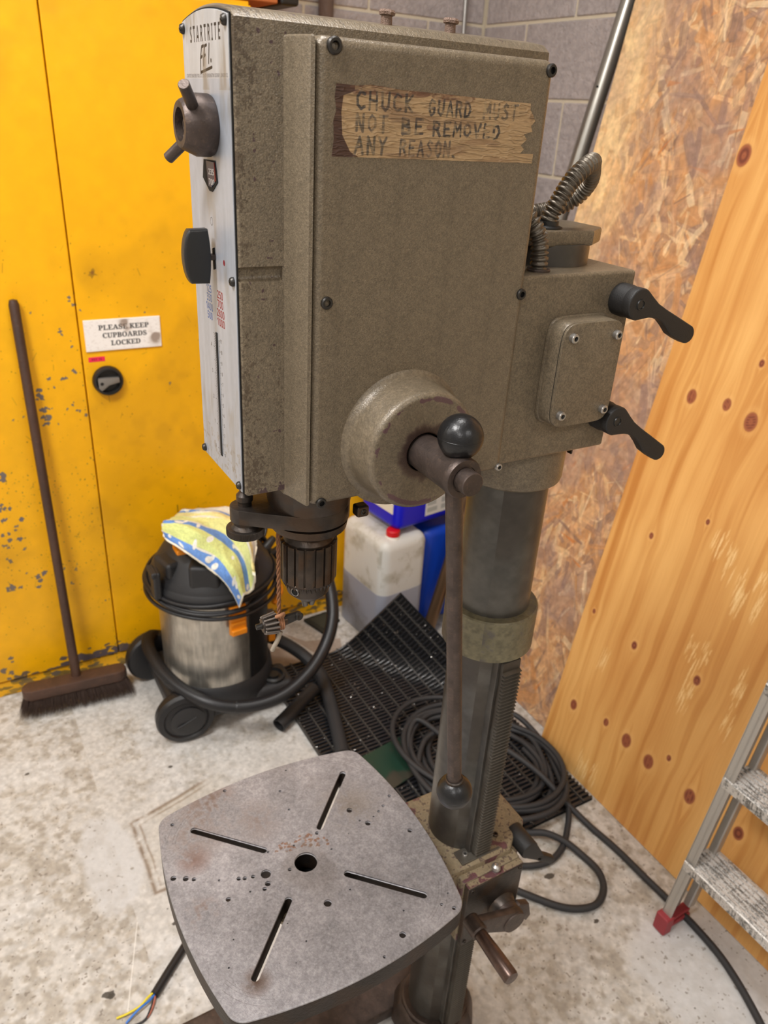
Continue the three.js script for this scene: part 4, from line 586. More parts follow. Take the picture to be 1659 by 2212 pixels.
// ---------------------------------------------------------------- the pillar drill
{
  const t = thing('pillar_drill', 'floor standing grey green pillar drill with a square slotted table', 'drill', [0.609, 0, -0.695]);
  const ZC = -0.695, AX = 0.609, QX = 0.326, Y = V(0, 1, 0), Zp = V(0, 0, 1), Xm = V(-1, 0, 0);
  const capScrew = (parent, x, y, z, r = 0.0052, h = 0.004, dir = Zp, m = M.screw) => {
    const s = part(parent, 'cap_screw', lathe(V(x, y, z), dir, [[r * 0.52, h - r * 0.55], [r * 0.52, h], [r * 0.82, h], [r, h - r * 0.2], [r, -0.001], [0, -0.001]], 24), m);
    part(s, 'socket', lathe(V(x, y, z).addScaledVector(dir, h - r * 0.6), dir, [[r * 0.54, 0], [0, 0.0002]], 6), M.socket); return s;
  };
  const slotScrew = (parent, x, y, z, r = 0.004) => {
    const g = lathe(V(x, y, z), Xm, [[0, 0], [r, 0], [r, 0.0016], [r * 0.75, 0.0032], [0, 0.0038]], 24); const k = box(x - 0.006, x - 0.0026, y - 0.0006, y + 0.0006, z - 0.006, z + 0.006).translate(-x, -y, -z).applyMatrix4(new THREE.Matrix4().makeRotationX(0.6)).translate(x, y, z);
    return part(parent, 'slot_screw', cut(g, k), M.screw);
  };
  // --- base, column, rack
  part(t, 'base_plate', merge([raise(shapeOf(XZ([[0.16, -0.90], [0.66, -0.90], [0.672, -0.88], [0.672, -0.72], [0.66, -0.7], [0.54, -0.735], [0.16, -0.745]])), 0.001, 0.034, 0.006)]), M.bronze);
  part(t, 'column_foot', merge([lathe(V(AX, 0.03, ZC), Y, [[0, 0], [0.083, 0], [0.079, 0.02], [0.072, 0.044], [0.067, 0.05], [0, 0.05]], 10), lathe(V(AX, 0.03, ZC), Y, ringPts(0.05, 0.0635, 0.03, 0.058, 0.003), 48)]), M.bronze);
  part(t, 'column', lathe(V(AX, 0.05, ZC), Y, [[0, 0], [0.0508, 0], [0.0515, 0.002], [0.0515, 1.43], [0.0505, 1.436], [0, 1.436]], 72), M.column);
  part(t, 'column_collar', lathe(V(AX, 0.942, ZC), Y, ringPts(0.0515, 0.0645, 0, 0.066, 0.002), 64), mat({ map: tiled(pixelTex(512, 512, (u, v, o) => { const a = fbm(u, v, 6, 5, 2101), b = fbm(u, v, 50, 3, 2105), k = smooth(0.44, 0.6, a * 0.7 + b * 0.3), f = 0.8 + 0.4 * b; o[0] = mix(112, 84, k) * f; o[1] = mix(106, 80, k) * f; o[2] = mix(84, 74, k) * f; }), 0.25), rough: 0.48, metal: 0.2, bump: tiled(wornBump, 0.1), bumpScale: 0.0003 }));
  { const pr = [], p0 = 0.6135, x0 = 0.592, x1 = 0.622, zb = -0.66, zt = -0.6315, tz = -0.6258, n = 132, pitch = 0.00628; const prof = [[zb, 0.095], [zt, 0.095]]; let y = 0.098; for (let i = 0; i < n; i++) { prof.push([zt, y + 0.0008], [tz, y + 0.0026], [tz, y + 0.0036], [zt, y + 0.0054]); y += pitch; } prof.push([zt, 0.941], [zb, 0.941]);
    const g = extrude(shapeOf(prof), x1 - x0, 0).applyMatrix4(new THREE.Matrix4().makeBasis(V(0, 0, 1), V(0, 1, 0), V(-1, 0, 0))).translate(x1, 0, 0);
    const rk = part(t, 'rack', [g], M.rack); part(rk, 'rack_guide', box(x0 - 0.005, x0 + 0.0005, 0.094, 0.941, -0.66, -0.6375, 0.001), M.column); }
  const chipMap = (s, heavy) => pixelTex(512, 512, (u, v, o) => { const a = fbm(u, v, 8, 5, s), b = fbm(u, v, 40, 3, s + 5), c = fbm(u, v, 5, 4, s + 9), k = 0.82 + 0.3 * b; o[0] = 134 * k; o[1] = 120 * k; o[2] = 96 * k; const p = smooth(heavy, heavy + 0.03, a * 0.6 + c * 0.4); o[0] = mix(o[0], 92, p); o[1] = mix(o[1], 58, p); o[2] = mix(o[2], 62, p); const d = smooth(0.62, 0.7, b) * 0.7; o[0] = mix(o[0], 70, d); o[1] = mix(o[1], 56, d); o[2] = mix(o[2], 50, d); });
  const bracketMat = mat({ map: tiled(chipMap(1501, 0.57), 0.2), rough: 0.55, bump: tiled(hammerBump, 0.1), bumpScale: 0.0006 });
  const wornMat = mat({ map: tiled(chipMap(1601, 0.47), 0.12), rough: 0.5, bump: tiled(hammerBump, 0.1), bumpScale: 0.0006 });
  // --- table
  { const tc = [0.325, -0.69], yt = 0.634, hs = 0.166, bow = 0.021, cr = 0.016, pts = [];
    // four bowed edges with rounded corners
    const ep = (k, q) => { const a = k * Math.PI / 2, w = hs * q, e = hs + bow * (1 - q * q); return [tc[0] + e * Math.cos(a) - w * Math.sin(a), tc[1] + e * Math.sin(a) + w * Math.cos(a)]; }, qe = 1 - cr / hs; for (let k = 0; k < 4; k++) { for (let i = 0; i <= 24; i++) pts.push(ep(k, qe * (-1 + i / 12))); const A = ep(k, qe), C = ep(k, 1), B = ep(k + 1, -qe); for (let i = 1; i < 8; i++) { const q = i / 8, f = [(1 - q) ** 2, 2 * q * (1 - q), q * q]; pts.push([0, 1].map((c) => f[0] * A[c] + f[1] * C[c] + f[2] * B[c])); } }
    const slot = (x0, z0, x1, z1, r) => hull(x0, z0, r, x1, z1, r, 8);
    const d = [[1, 1], [-1, 1], [-1, -1], [1, -1]].map(([a, b]) => slot(tc[0] + a * 0.0455, tc[1] + b * 0.0455, tc[0] + a * 0.1245, tc[1] + b * 0.1245, 0.0062));
    const cen = [...circ(tc[0] + 0.001, tc[1] + 0.001, 0.0175, 40)];
    const holes = [[.2676, -.697, .0068], [.2642, -.6811, .0042], [.2572, -.6755, .0033], [.2499, -.701, .0031], [.2388, -.7038, .0033], [.2311, -.7071, .0034], [.2062, -.717, .0022], [.1756, -.7346, .0034], [.1658, -.7407, .0042], [.1509, -.7491, .0042], [.2073, -.6832, .0037], [.2379, -.6805, .002], [.2253, -.6749, .0012], [.3005, -.6882, .0031], [.3617, -.7274, .0032], [.3221, -.7223, .0022], [.2842, -.7292, .0022], [.4251, -.7434, .0046], [.439, -.7088, .0045], [.43, -.7185, .0022], [.4526, -.7155, .002], [.4645, -.7208, .0026], [.4761, -.7272, .0029], [.4947, -.7399, .0031], [.4891, -.6679, .0037], [.3254, -.6159, .0054], [.3932, -.5287, .0046], [.4124, -.558, .002], [.4638, -.5419, .0026], [.4761, -.5294, .0032], [.4813, -.552, .002], [.3624, -.6201, .002], [.3687, -.6918, .002], [.2767, -.5794, .0018], [.2648, -.6135, .0016], [.1937, -.6251, .0016], [.1757, -.5922, .0018], [.2531, -.559, .0014], [.1752, -.839, .0031], [.2665, -.8662, .0031], [.344, -.8263, .0026], [.3423, -.7865, .0024], [.3696, -.8625, .002], [.4033, -.7053, .0013], [.3567, -.5136, .0025]];
    const conv = (a) => XZ(a), hp = holes.map(([x, z, r]) => conv(circ(x, z, r * 1.22, 14)));
    const top = shapeOf(conv(pts), [...d.map(conv), conv(cen), ...hp]), body = shapeOf(conv(pts), [...d.map(conv), conv(cen)]);
    const sz = 0.4, ox = 0.125, oz = -0.89;
    const tableTex = canvasTex(1536, 1536, (g, W) => {
      g.fillStyle = '#a2a0a4'; g.fillRect(0, 0, W, W); reseed(111); const P = (x, z) => [(x - ox) / sz * W, (1 - (z - oz) / sz) * W];
      // rust coloured flakes behind the centre hole, dark stains and corner scribe lines
      for (let i = 0; i < 46; i++) { const a = rr(4.0, 6.2), r = rr(0.026, 0.05), [x, y] = P(0.322 + r * Math.cos(a), -0.695 + r * Math.sin(a) * 0.75 - 0.004); g.fillStyle = rnd() < 0.7 ? '#8f6a58' : '#8a7264'; g.globalAlpha = rr(0.6, 0.95); g.beginPath(); for (let k = 0; k < 7; k++) { const q = rr(4, 15), b = k / 7 * 6.28; g.lineTo(x + q * Math.cos(b), y + q * Math.sin(b) * 0.8); } g.fill(); }
      g.globalAlpha = 0.6; g.strokeStyle = '#6f6c6d'; g.lineWidth = 2; for (const [sx, szn] of [[1, 1], [-1, 1], [-1, -1], [1, -1]]) for (const o of [0, 0.006, 0.009]) { const e = 0.166 - o; g.beginPath(); g.moveTo(...P(tc[0] + sx * e, tc[1] + szn * (0.12 - o))); g.quadraticCurveTo(...P(tc[0] + sx * (e - 0.014), tc[1] + szn * (e - 0.014)), ...P(tc[0] + sx * (0.12 - o), tc[1] + szn * e)); g.stroke(); }
      g.globalAlpha = 1; for (let i = 0; i < 420; i++) { const [x, y] = P(rr(0.14, 0.51), rr(-0.87, -0.51)); g.fillStyle = rnd() < 0.6 ? '#5e5856' : '#b9b7b6'; g.globalAlpha = rr(0.3, 0.8); g.beginPath(); g.arc(x, y, rr(0.6, 2.2), 0, 7); g.fill(); }
      for (let i = 0; i < 120; i++) { const [x, y] = P(rr(0.14, 0.51), rr(-0.87, -0.51)); g.strokeStyle = rnd() < 0.6 ? '#a9a7a7' : '#6c6666'; g.globalAlpha = rr(0.2, 0.5); g.lineWidth = 1; const a = rr(0, 3.1), L = rr(8, 50); g.beginPath(); g.moveTo(x, y); g.lineTo(x + L * Math.cos(a), y + L * Math.sin(a)); g.stroke(); } g.globalAlpha = 1;
    }, (u, v, q, i) => {
      const x = ox + u * sz, z = oz + v * sz, a = fbm(u, v, 9, 5, 1401), b = fbm(u, v, 70, 3, 1405), c = fbm(u, v, 200, 2, 1407), e = fbm(u, v, 4, 4, 1409); let f = 0.72 + 0.26 * a + 0.2 * b + 0.22 * (c - 0.5); polish(q, i, f);
      const st = (sx, s2, r, col, al) => { const dd = Math.hypot(x - sx, z - s2) / r, k = Math.max(0, 1 - dd) * al * smooth(0.35, 0.62, a * 0.6 + b * 0.4); q[i] = mix(q[i], col[0], k); q[i + 1] = mix(q[i + 1], col[1], k); q[i + 2] = mix(q[i + 2], col[2], k); };
      st(0.185, -0.765, 0.03, [112, 82, 72], 0.7); st(0.24, -0.86, 0.05, [110, 90, 80], 0.8); st(0.2, -0.82, 0.07, [120, 104, 96], 0.7); st(0.2, -0.56, 0.022, [88, 70, 60], 1.0); st(0.29, -0.79, 0.05, [120, 105, 98], 0.6); st(0.43, -0.75, 0.06, [110, 100, 88], 0.6); st(0.17, -0.68, 0.03, [110, 86, 74], 0.7);
      const k = smooth(0.55, 0.75, e) * 0.25; q[i] = mix(q[i], 104, k); q[i + 1] = mix(q[i + 1], 96, k); q[i + 2] = mix(q[i + 2], 90, k);
    });
    const topMat = mat({ map: tableTex, rough: 0.46, metal: 0.55, bump: tiled(wornBump, 0.06), bumpScale: 0.00015 });
    const ironMat = mat({ map: tiled(darkMap, 0.2), color: 0xb9b2ae, rough: 0.5, metal: 0.6, bump: tiled(wornBump, 0.08), bumpScale: 0.0003 });
    const g0 = raise(top, yt - 0.004, 0.004, 0.0009, 1, 12), g1 = raise(body, yt - 0.034, 0.0302, 0);
    const tb = part(t, 'table', g1, ironMat);
    part(tb, 'table_top', planarUV(prep(g0), (q) => (q.x - ox) / sz, (q) => (q.z - oz) / sz), topMat, { keepUV: true });
    part(t, 'table_arm', merge([lathe(V(0.325, 0.55, -0.69), Y, [[0, 0], [0.05, 0], [0.056, 0.03], [0.075, 0.05], [0.021, 0.05], [0.021, 0.004], [0, 0.004]], 40), box(0.352, 0.45, 0.52, 0.595, -0.74, -0.645, 0.012), box(0.44, 0.56, 0.47, 0.553, -0.74, -0.645, 0.012), box(0.2, 0.295, 0.585, 0.6005, -0.70, -0.68, 0.003)]), bracketMat);
  }
  part(t, 'spindle_bore', lathe(V(0.326, 0.556, -0.689), Y, [[0, 0], [0.0203, 0], [0.0203, 0.042], [0.0195, 0.042], [0.0195, 0.002], [0, 0.002]], 36), M.socket);
  // --- table bracket on the column
  const yb = 0.559;
  { const top = shapeOf(XZ([[0.534, -0.62], [0.655, -0.616], [0.69, -0.645], [0.712, -0.66], [0.712, -0.745], [0.69, -0.775], [0.55, -0.775], [0.534, -0.75]]));
    part(t, 'table_bracket', merge([raise(top, 0.40, yb - 0.40, 0.006, 3), box(0.655, 0.716, 0.43, yb - 0.004, -0.735, -0.652, 0.008)]), bracketMat);
    part(t, 'rack_plate', merge([box(0.566, 0.592, yb - 0.001, yb + 0.003, -0.65, -0.624, 0.001), box(0.592, 0.64, yb - 0.001, yb + 0.0012, -0.6275, -0.624, 0.0005)]), M.rack);
    capScrew(t, 0.58, yb + 0.003, -0.638, 0.0045, 0.003, Y, M.brightSteel); capScrew(t, 0.648, yb + 0.001, -0.648, 0.0045, 0.003, Y, M.dark);
    part(t, 'oil_nipple', lathe(V(0.616, 0.545, -0.602), Y, [[0, 0], [0.006, 0], [0.006, 0.004], [0.0075, 0.006], [0.0065, 0.011], [0.003, 0.0135], [0, 0.013]], 20), M.brightSteel);
    part(t, 'worm_box', box(0.556, 0.668, 0.405, 0.546, -0.64, -0.604, 0.004), bracketMat);
    const wc = part(t, 'worm_cover', box(0.558, 0.666, 0.408, 0.5445, -0.6035, -0.592, 0.003), M.dark); part(wc, 'painted_top', box(0.5585, 0.6655, 0.5435, 0.5458, -0.6035, -0.593, 0.001), wornMat);
    for (const [x, y] of [[0.565, 0.416], [0.659, 0.416], [0.659, 0.538], [0.565, 0.538]]) capScrew(wc, x, y, -0.592, 0.0035, 0.002, Zp, M.dark);
    part(t, 'worm_boss', lathe(V(0.632, 0.464, -0.592), Zp, [[0, 0], [0.026, 0], [0.023, 0.006], [0.0215, 0.012], [0, 0.012]], 36), M.dark);
    const cr = part(t, 'crank', merge([lathe(V(0.632, 0.464, -0.585), Zp, [[0, 0], [0.021, 0], [0.0205, 0.028], [0.0195, 0.0295], [0, 0.0295]], 40),
      extrude(shapeOf(hull(0.632, 0.464, 0.0215, 0.5525, 0.502, 0.0128)), 0.0135, 0.003).translate(0, 0, -0.571), lathe(V(0.5525, 0.502, -0.5755), Zp, [[0, 0], [0.0125, 0], [0.0138, 0.002], [0.0138, 0.026], [0.012, 0.0285], [0, 0.0285]], 32),
      extrude(shapeOf([[0.64, 0.47], [0.655, 0.474], [0.676, 0.462], [0.684, 0.43], [0.676, 0.42], [0.666, 0.432], [0.655, 0.428], [0.64, 0.44]]), 0.012, 0.002).translate(0, 0, -0.584)]), M.bronze);
    part(cr, 'crank_handle', lathe(V(0.5525, 0.502, -0.5475), Zp, [[0, 0], [0.0098, 0], [0.0102, 0.002], [0.0118, 0.045], [0.0121, 0.074], [0.0108, 0.0775], [0, 0.078]], 36), mat({ map: tiled(bronzeMap, 0.1), color: 0xffe6d8, rough: 0.3, metal: 0.5 }), { label: 'plain brown steel crank handle' });
    const lv = part(t, 'clamp_lever', merge([lathe(V(0.688, 0.547, -0.65), Zp, [[0, 0], [0.0165, 0], [0.0165, 0.044], [0.0155, 0.046], [0, 0.046]], 32), extrude(shapeOf(hull(0.688, 0.547, 0.0155, 0.716, 0.516, 0.0072, 12)), 0.013, 0.002).translate(0, 0, -0.6165), extrude(shapeOf(hull(0.714, 0.516, 0.0072, 0.746, 0.489, 0.007, 10)), 0.013, 0.003).translate(0, 0, -0.6165)]), M.lever, { label: 'black lever clamping the table bracket' });
  }
  // --- head casting
  const zs = -0.636, zsb = -0.754, hx0 = 0.231, hx1 = 0.5345, hy0 = 1.2655, hy1 = 1.661;
  { const arch = (r0, inset) => { const o = [], n = 14; o.push([zsb + inset, hy0], [zs - inset, hy0]); for (let i = 0; i <= n; i++) { const s = 1 - 2 * i / n; o.push([ZC + s * (0.059 - inset), hy1 + 0.007 * (1 - s * s) - (Math.abs(s) > 0.999 ? 0.004 : 0)]); } return o; };
    const prof = shapeOf(arch(0, 0)), toX = (g, x) => g.applyMatrix4(new THREE.Matrix4().makeBasis(V(0, 0, 1), V(0, 1, 0), V(-1, 0, 0))).translate(x, 0, 0);
    let body = toX(extrude(prof, hx1 - hx0, 0.0035, 3), hx1);
    const groove = new RoundedBoxGeometry(0.09, 0.0135, 0.02, 4, 0.0062).translate(0.2305, 1.472, -0.6312);
    body = cut(body, groove);
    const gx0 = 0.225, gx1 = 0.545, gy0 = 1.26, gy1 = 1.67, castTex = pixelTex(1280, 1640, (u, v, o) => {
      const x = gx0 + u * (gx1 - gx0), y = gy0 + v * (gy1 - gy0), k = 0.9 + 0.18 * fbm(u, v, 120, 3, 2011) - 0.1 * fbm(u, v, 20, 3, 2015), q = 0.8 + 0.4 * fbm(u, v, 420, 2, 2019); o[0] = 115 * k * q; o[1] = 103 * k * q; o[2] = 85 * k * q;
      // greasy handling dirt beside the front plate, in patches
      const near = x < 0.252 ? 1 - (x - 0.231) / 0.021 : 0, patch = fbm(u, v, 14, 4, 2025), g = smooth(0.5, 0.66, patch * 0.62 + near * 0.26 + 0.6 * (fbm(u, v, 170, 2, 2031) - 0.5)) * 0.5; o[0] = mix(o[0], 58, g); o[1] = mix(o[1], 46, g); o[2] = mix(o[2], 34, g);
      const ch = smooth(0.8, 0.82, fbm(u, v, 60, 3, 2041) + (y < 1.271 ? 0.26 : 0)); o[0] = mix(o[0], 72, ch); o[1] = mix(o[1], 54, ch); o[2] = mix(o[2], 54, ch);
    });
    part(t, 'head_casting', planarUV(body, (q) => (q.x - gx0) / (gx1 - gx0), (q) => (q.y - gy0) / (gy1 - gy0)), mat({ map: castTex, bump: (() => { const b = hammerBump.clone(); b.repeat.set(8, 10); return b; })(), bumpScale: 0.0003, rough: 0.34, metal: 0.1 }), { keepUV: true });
    // raised shoulder that carries the side cover
    const sh = []; for (let i = 0; i <= 12; i++) { const q = i / 12, e = q * q * (3 - 2 * q); sh.push([mix(0.2705, 0.2802, q), mix(-0.637, -0.6045, mix(e, q * q, 0.35))]); } sh.push([0.2834, -0.6038], [0.2834, -0.66], [0.2705, -0.66]);
    part(t, 'cover_shoulder', raise(shapeOf(XZ(sh)), 1.2585, 0.3905, 0.003, 3), M.paint);
    const cov = part(t, 'side_cover', merge([box(0.2846, 0.5148, 1.2575, 1.649, -0.645, -0.603, 0.008, 5)]), M.paint, { label: 'flat hammered paint side cover' });
    part(t, 'side_cover', merge([box(0.2605, 0.5148, 1.2575, 1.649, -0.787, -0.745, 0.0055, 4)]), M.paint, { label: 'side cover on the far side' });
    part(t, 'cover_joint', box(0.2828, 0.2848, 1.259, 1.647, -0.64, -0.6075), M.blackGap);
    for (const [x, y] of [[.2985, 1.6425], [.5095, 1.641], [.2968, 1.4527], [.5095, 1.449], [.2955, 1.2612]]) capScrew(cov, x, y, -0.603, y > 1.64 && x < 0.4 ? 0.0062 : 0.0054, 0.0028);
    capScrew(cov, 0.5105, 1.2625, -0.603, 0.0042, 0.0028, Zp, M.brightSteel);
    // old handwritten tape
    const tapeTex = canvasTex(1400, 360, (g, W, H) => {
      g.fillStyle = '#ab8e68'; g.fillRect(0, 0, W, H); g.textBaseline = 'middle'; reseed(121);
      g.fillStyle = '#4b3226'; g.beginPath(); g.moveTo(0, 0); g.lineTo(230, 0); g.lineTo(150, 30); g.lineTo(60, 60); g.lineTo(50, 140); g.lineTo(60, 250); g.lineTo(110, 330); g.lineTo(170, H); g.lineTo(0, H); g.fill();
      g.globalAlpha = 0.6; g.fillStyle = '#6b4a36'; for (let i = 0; i < 30; i++) { g.beginPath(); g.ellipse(rr(150, 900), rr(0, 45), rr(20, 80), rr(6, 18), rr(-0.1, 0.1), 0, 7); g.fill(); } g.globalAlpha = 0.5; g.beginPath(); g.ellipse(640, 190, 46, 20, 0, 0, 7); g.fill(); g.globalAlpha = 1;
      const GL = { C: [[.9, .15, .5, 0, .1, .3, .1, .75, .5, 1, .9, .85]], H: [[.1, 0, .1, 1], [.85, 0, .85, 1], [.1, .5, .85, .5]], U: [[.1, 0, .12, .8, .5, 1, .85, .8, .88, 0]], K: [[.1, 0, .1, 1], [.85, .05, .12, .55, .9, 1]], G: [[.9, .15, .5, 0, .15, .3, .1, .7, .45, 1, .85, .85, .85, .55, .5, .55]], A: [[0, 1, .5, 0, .95, 1], [.2, .62, .78, .62]], R: [[.1, 1, .1, 0, .7, .05, .85, .28, .6, .5, .12, .52], [.5, .52, .9, 1]], D: [[.1, 0, .1, 1, .6, .92, .9, .5, .6, .08, .1, 0]], M: [[.05, 1, .12, 0, .5, .65, .88, 0, .95, 1]], S: [[.85, .1, .45, 0, .15, .25, .75, .6, .8, .85, .4, 1, .1, .88]], T: [[0, .05, .95, 0], [.48, .02, .45, 1]], N: [[.1, 1, .12, 0, .82, 1, .86, 0]], O: [[.5, 0, .12, .3, .12, .75, .5, 1, .88, .7, .85, .25, .5, 0]], B: [[.12, 1, .12, 0, .7, .08, .72, .4, .15, .48, .8, .6, .82, .92, .12, 1]], E: [[.85, .02, .12, 0, .12, 1, .88, .97], [.12, .5, .7, .48]], V: [[.05, 0, .48, 1, .92, 0]], Y: [[.05, 0, .48, .5, .92, 0], [.48, .5, .42, 1]], '.': [[.2, .92, .3, .98]] };
      g.lineCap = g.lineJoin = 'round'; g.strokeStyle = '#29292c';
      const write = (s, x, y, h, w, al) => { const cw = w / s.length; [...s].forEach((ch, k) => { for (const st of GL[ch]) for (let n = 0; n < 3; n++) { g.globalAlpha = al * rr(0.3, 0.55); g.lineWidth = rr(9, 17); g.beginPath(); for (let i = 0; i < st.length; i += 2) g.lineTo(x + k * cw + st[i] * cw * 0.72 + rr(-3, 3), y - h / 2 + st[i + 1] * h + rr(-3, 3)); g.stroke(); } }); g.globalAlpha = 1; };
      write('CHUCK', 140, 76, 84, 380, 0.8); write('GUARD', 600, 88, 76, 310, 0.9); write('MUST', 985, 86, 78, 270, 0.4);
      write('NOT', 140, 186, 82, 220, 0.5); write('BE', 430, 190, 76, 170, 0.8); write('REMOVED', 640, 194, 70, 500, 0.8);
      write('ANY', 140, 296, 84, 220, 0.6); write('REASON.', 425, 300, 80, 420, 0.7);
    }, (u, v, d, i) => { const n = fbm(u * 0.35, v, 26, 3, 1701), w = Math.sin((v * 30 + 3 * fbm(u, v, 6, 3, 1705)) * 6.28), c = smooth(0.5, 0.75, n) * 0.1, f = 0.9 + 0.12 * fbm(u, v, 60, 2, 1709); const lum = d[i + 1], wear = smooth(0.46, 0.62, fbm(u, v * 0.5, 34, 3, 1721)) * (u > 0.68 ? 0.9 : 0.55); if (lum < 110 && u > 0.09) { d[i] = mix(d[i], 172, wear); d[i + 1] = mix(d[i + 1], 146, wear); d[i + 2] = mix(d[i + 2], 108, wear); } const br = smooth(0.56, 0.72, fbm(u, v, 7, 4, 1725)) * 0.35; d[i] = mix(d[i], 110, br); d[i + 1] = mix(d[i + 1], 82, br); d[i + 2] = mix(d[i + 2], 60, br); polish(d, i, f * (1 - c * 0.7) * (1 + 0.02 * w * smooth(0.4, 0.6, n))); });
    const crinkle = greyTex(512, 256, (u, v) => 0.75 * Math.pow(1 - Math.abs(2 * fbm(u * 0.6, v + 0.06 * fbm(u, v, 9, 2, 1712), 22, 2, 1711) - 1), 7) + 0.25 * fbm(u, v, 50, 2, 1719));
    const e = [[.2985, 1.5672], [.5012, 1.5667], [.5015, 1.5745], [.486, 1.5742], [.49, 1.578], [.486, 1.581], [.492, 1.586], [.488, 1.59], [.497, 1.5925], [.495, 1.597], [.499, 1.601], [.4955, 1.606], [.492, 1.6095], [.4915, 1.6145], [.466, 1.6148], [.44, 1.6155], [.40, 1.6165], [.36, 1.617], [.33, 1.619], [.32, 1.6175], [.301, 1.618], [.3, 1.609], [.3015, 1.6], [.2992, 1.592], [.3, 1.58]];
    part(cov, 'paper_label', planarUV(extrude(shapeOf(e), 0.0005).translate(0, 0, -0.6031), (q) => (q.x - 0.2985) / 0.2035, (q) => (q.y - 1.5667) / 0.0523), mat({ map: tapeTex, rough: 0.75, bump: crinkle, bumpScale: 0.0012 }), { keepUV: true, label: 'peeling brown tape with a handwritten warning' });
    // bolts on the top
    for (const x of [0.3745, 0.4385]) part(t, 'top_bolt', merge([lathe(V(x, 1.66, -0.66), Y, [[0, 0], [0.0052, 0], [0.0046, 0.012], [0, 0.012]], 16), lathe(V(x, 1.672, -0.66), V(0.06, 1, 0), [[0, 0], [0.0068, 0], [0.0072, 0.002], [0.006, 0.0038], [0, 0.003]], 7)]), mat({ color: 0x7d675a, rough: 0.6, metal: 0.3, bump: tiled(wornBump, 0.02), bumpScale: 0.001 }));
  }
  // --- front plate with printed scales
  { const z0 = -0.7515, z1 = -0.6395, y0 = 1.2685, y1 = 1.658, W = 640, H = 2048, n = 14, o = [[z0, y0], [z1, y0]]; for (let i = 0; i <= n; i++) { const s = 1 - 2 * i / n; o.push([(z0 + z1) / 2 + s * (z1 - z0) / 2, y1 + 0.006 * (1 - s * s)]); }
    const yT = y1 + 0.006, toU = (z) => (z - z0) / (z1 - z0) * W, toV = (y) => (1 - (y - y0) / (yT - y0)) * H;
    const plateTex = canvasTex(W, H, (g) => {
      g.fillStyle = '#aeb3bd'; g.fillRect(0, 0, W, H); g.fillStyle = '#bdbfc3'; g.fillRect(0, 0, W, toV(1.6165)); g.textBaseline = 'middle'; g.textAlign = 'center';
      const txt = (s, z, y, px, w, col, font = 'bold') => { g.save(); g.translate(toU(z), toV(y)); g.font = `${font} ${px}px sans-serif`; g.fillStyle = col; const m = g.measureText(s).width; g.scale(w / m, 1); g.fillText(s, 0, 0); g.restore(); };
      txt('S T A R T R I T E', -0.6935, 1.6478, 82, 430, '#15151a');
      // emblem of slanted bars on a foot line
      g.strokeStyle = '#101014'; g.lineCap = 'round'; g.lineJoin = 'round'; g.lineWidth = 13; const ex = toU(-0.692), ey = toV(1.6305);
      const path = (p) => { g.beginPath(); p.forEach(([x, y], i) => g[i ? 'lineTo' : 'moveTo'](ex + x, ey + y)); g.stroke(); };
      g.lineWidth = 11; path([[-30, -46], [-58, -43], [-80, 0], [-84, 50], [78, 32]]); path([[14, -48], [-14, -45], [-34, 0], [-38, 24]]); path([[-76, -4], [-54, -9]]); path([[-30, -8], [-8, -13]]); path([[50, -50], [34, 16]]); g.beginPath(); g.arc(ex + 68, ey + 8, 8, 0, 7); g.fillStyle = '#101014'; g.fill();
      txt('STARTRITE MACHINE TOOL CO. LTD. 677 KENNINGTON CASEWAY, LONDON S.E.', -0.6935, 1.6188, 20, 590, '#55575e', 'bold');
      g.lineCap = 'butt'; g.strokeStyle = '#33353c'; g.lineWidth = 3; g.beginPath(); g.arc(toU(-0.6956), toV(1.5073), 17, 0, 7); g.stroke();
      g.fillStyle = '#8e1526'; g.beginPath(); g.ellipse(toU(-0.6668), toV(1.4769), 13, 13, 0, 0, 7); g.fill();
      ['125', '350', '1400', '500'].forEach((s, i) => txt(s, -0.7128 + (s.length > 3 ? 0.0005 : 0.001), 1.4465 - i * 0.0083, 52, s.length > 3 ? 112 : 84, '#1f4f97', 'bold'));
      ['250', '700', '2800', '1000'].forEach((s, i) => txt(s, -0.6812, 1.4462 - i * 0.0083, 52, s.length > 3 ? 118 : 90, '#861626', 'bold'));
      g.fillStyle = '#2a2c30'; for (let i = 0; i <= 110; i++) { const y = 1.2894 + i * 0.1142 / 110, L = i % 10 === 0 ? 26 : i % 5 === 0 ? 18 : 11; g.fillRect(toU(-0.6905), toV(y), L, 2); if (i % 10 === 0) txt(String(i / 10), -0.6835, y, 26, i > 99 ? 26 : 13, '#2a2c30'); }
      for (let i = -2; i <= 72; i++) { const y = 1.2901 + i * 0.0261 / 16, L = i % 16 === 0 ? 42 : i % 8 === 0 ? 34 : 24; g.fillRect(toU(-0.6985) - L, toV(y), L, 2.5); if (i % 16 === 0) txt(String(i / 16), -0.7115, y, 28, 14, '#2a2c30'); }
    }, (u, v, d, i) => { const a = fbm(u, v, 6, 5, 1801), b = fbm(u * 0.6, v * 2 % 1, 40, 3, 1805), s = fbm(u, v * 0.25, 20, 3, 1809); polish(d, i, 0.93 + 0.1 * s + 0.04 * (b - 0.5)); const k = clamp(smooth(0.55, 0.75, a) * 0.35 + (v > 0.86 ? 0.35 : 0) * smooth(0.5, 0.65, a) + (v < 0.1 ? 0.4 : 0) * smooth(0.58, 0.68, b), 0, 0.6); d[i] = mix(d[i], 134, k); d[i + 1] = mix(d[i + 1], 122, k); d[i + 2] = mix(d[i + 2], 106, k); });
    const toX = (g, x) => g.applyMatrix4(new THREE.Matrix4().makeBasis(V(0, 0, 1), V(0, 1, 0), V(-1, 0, 0))).translate(x, 0, 0);
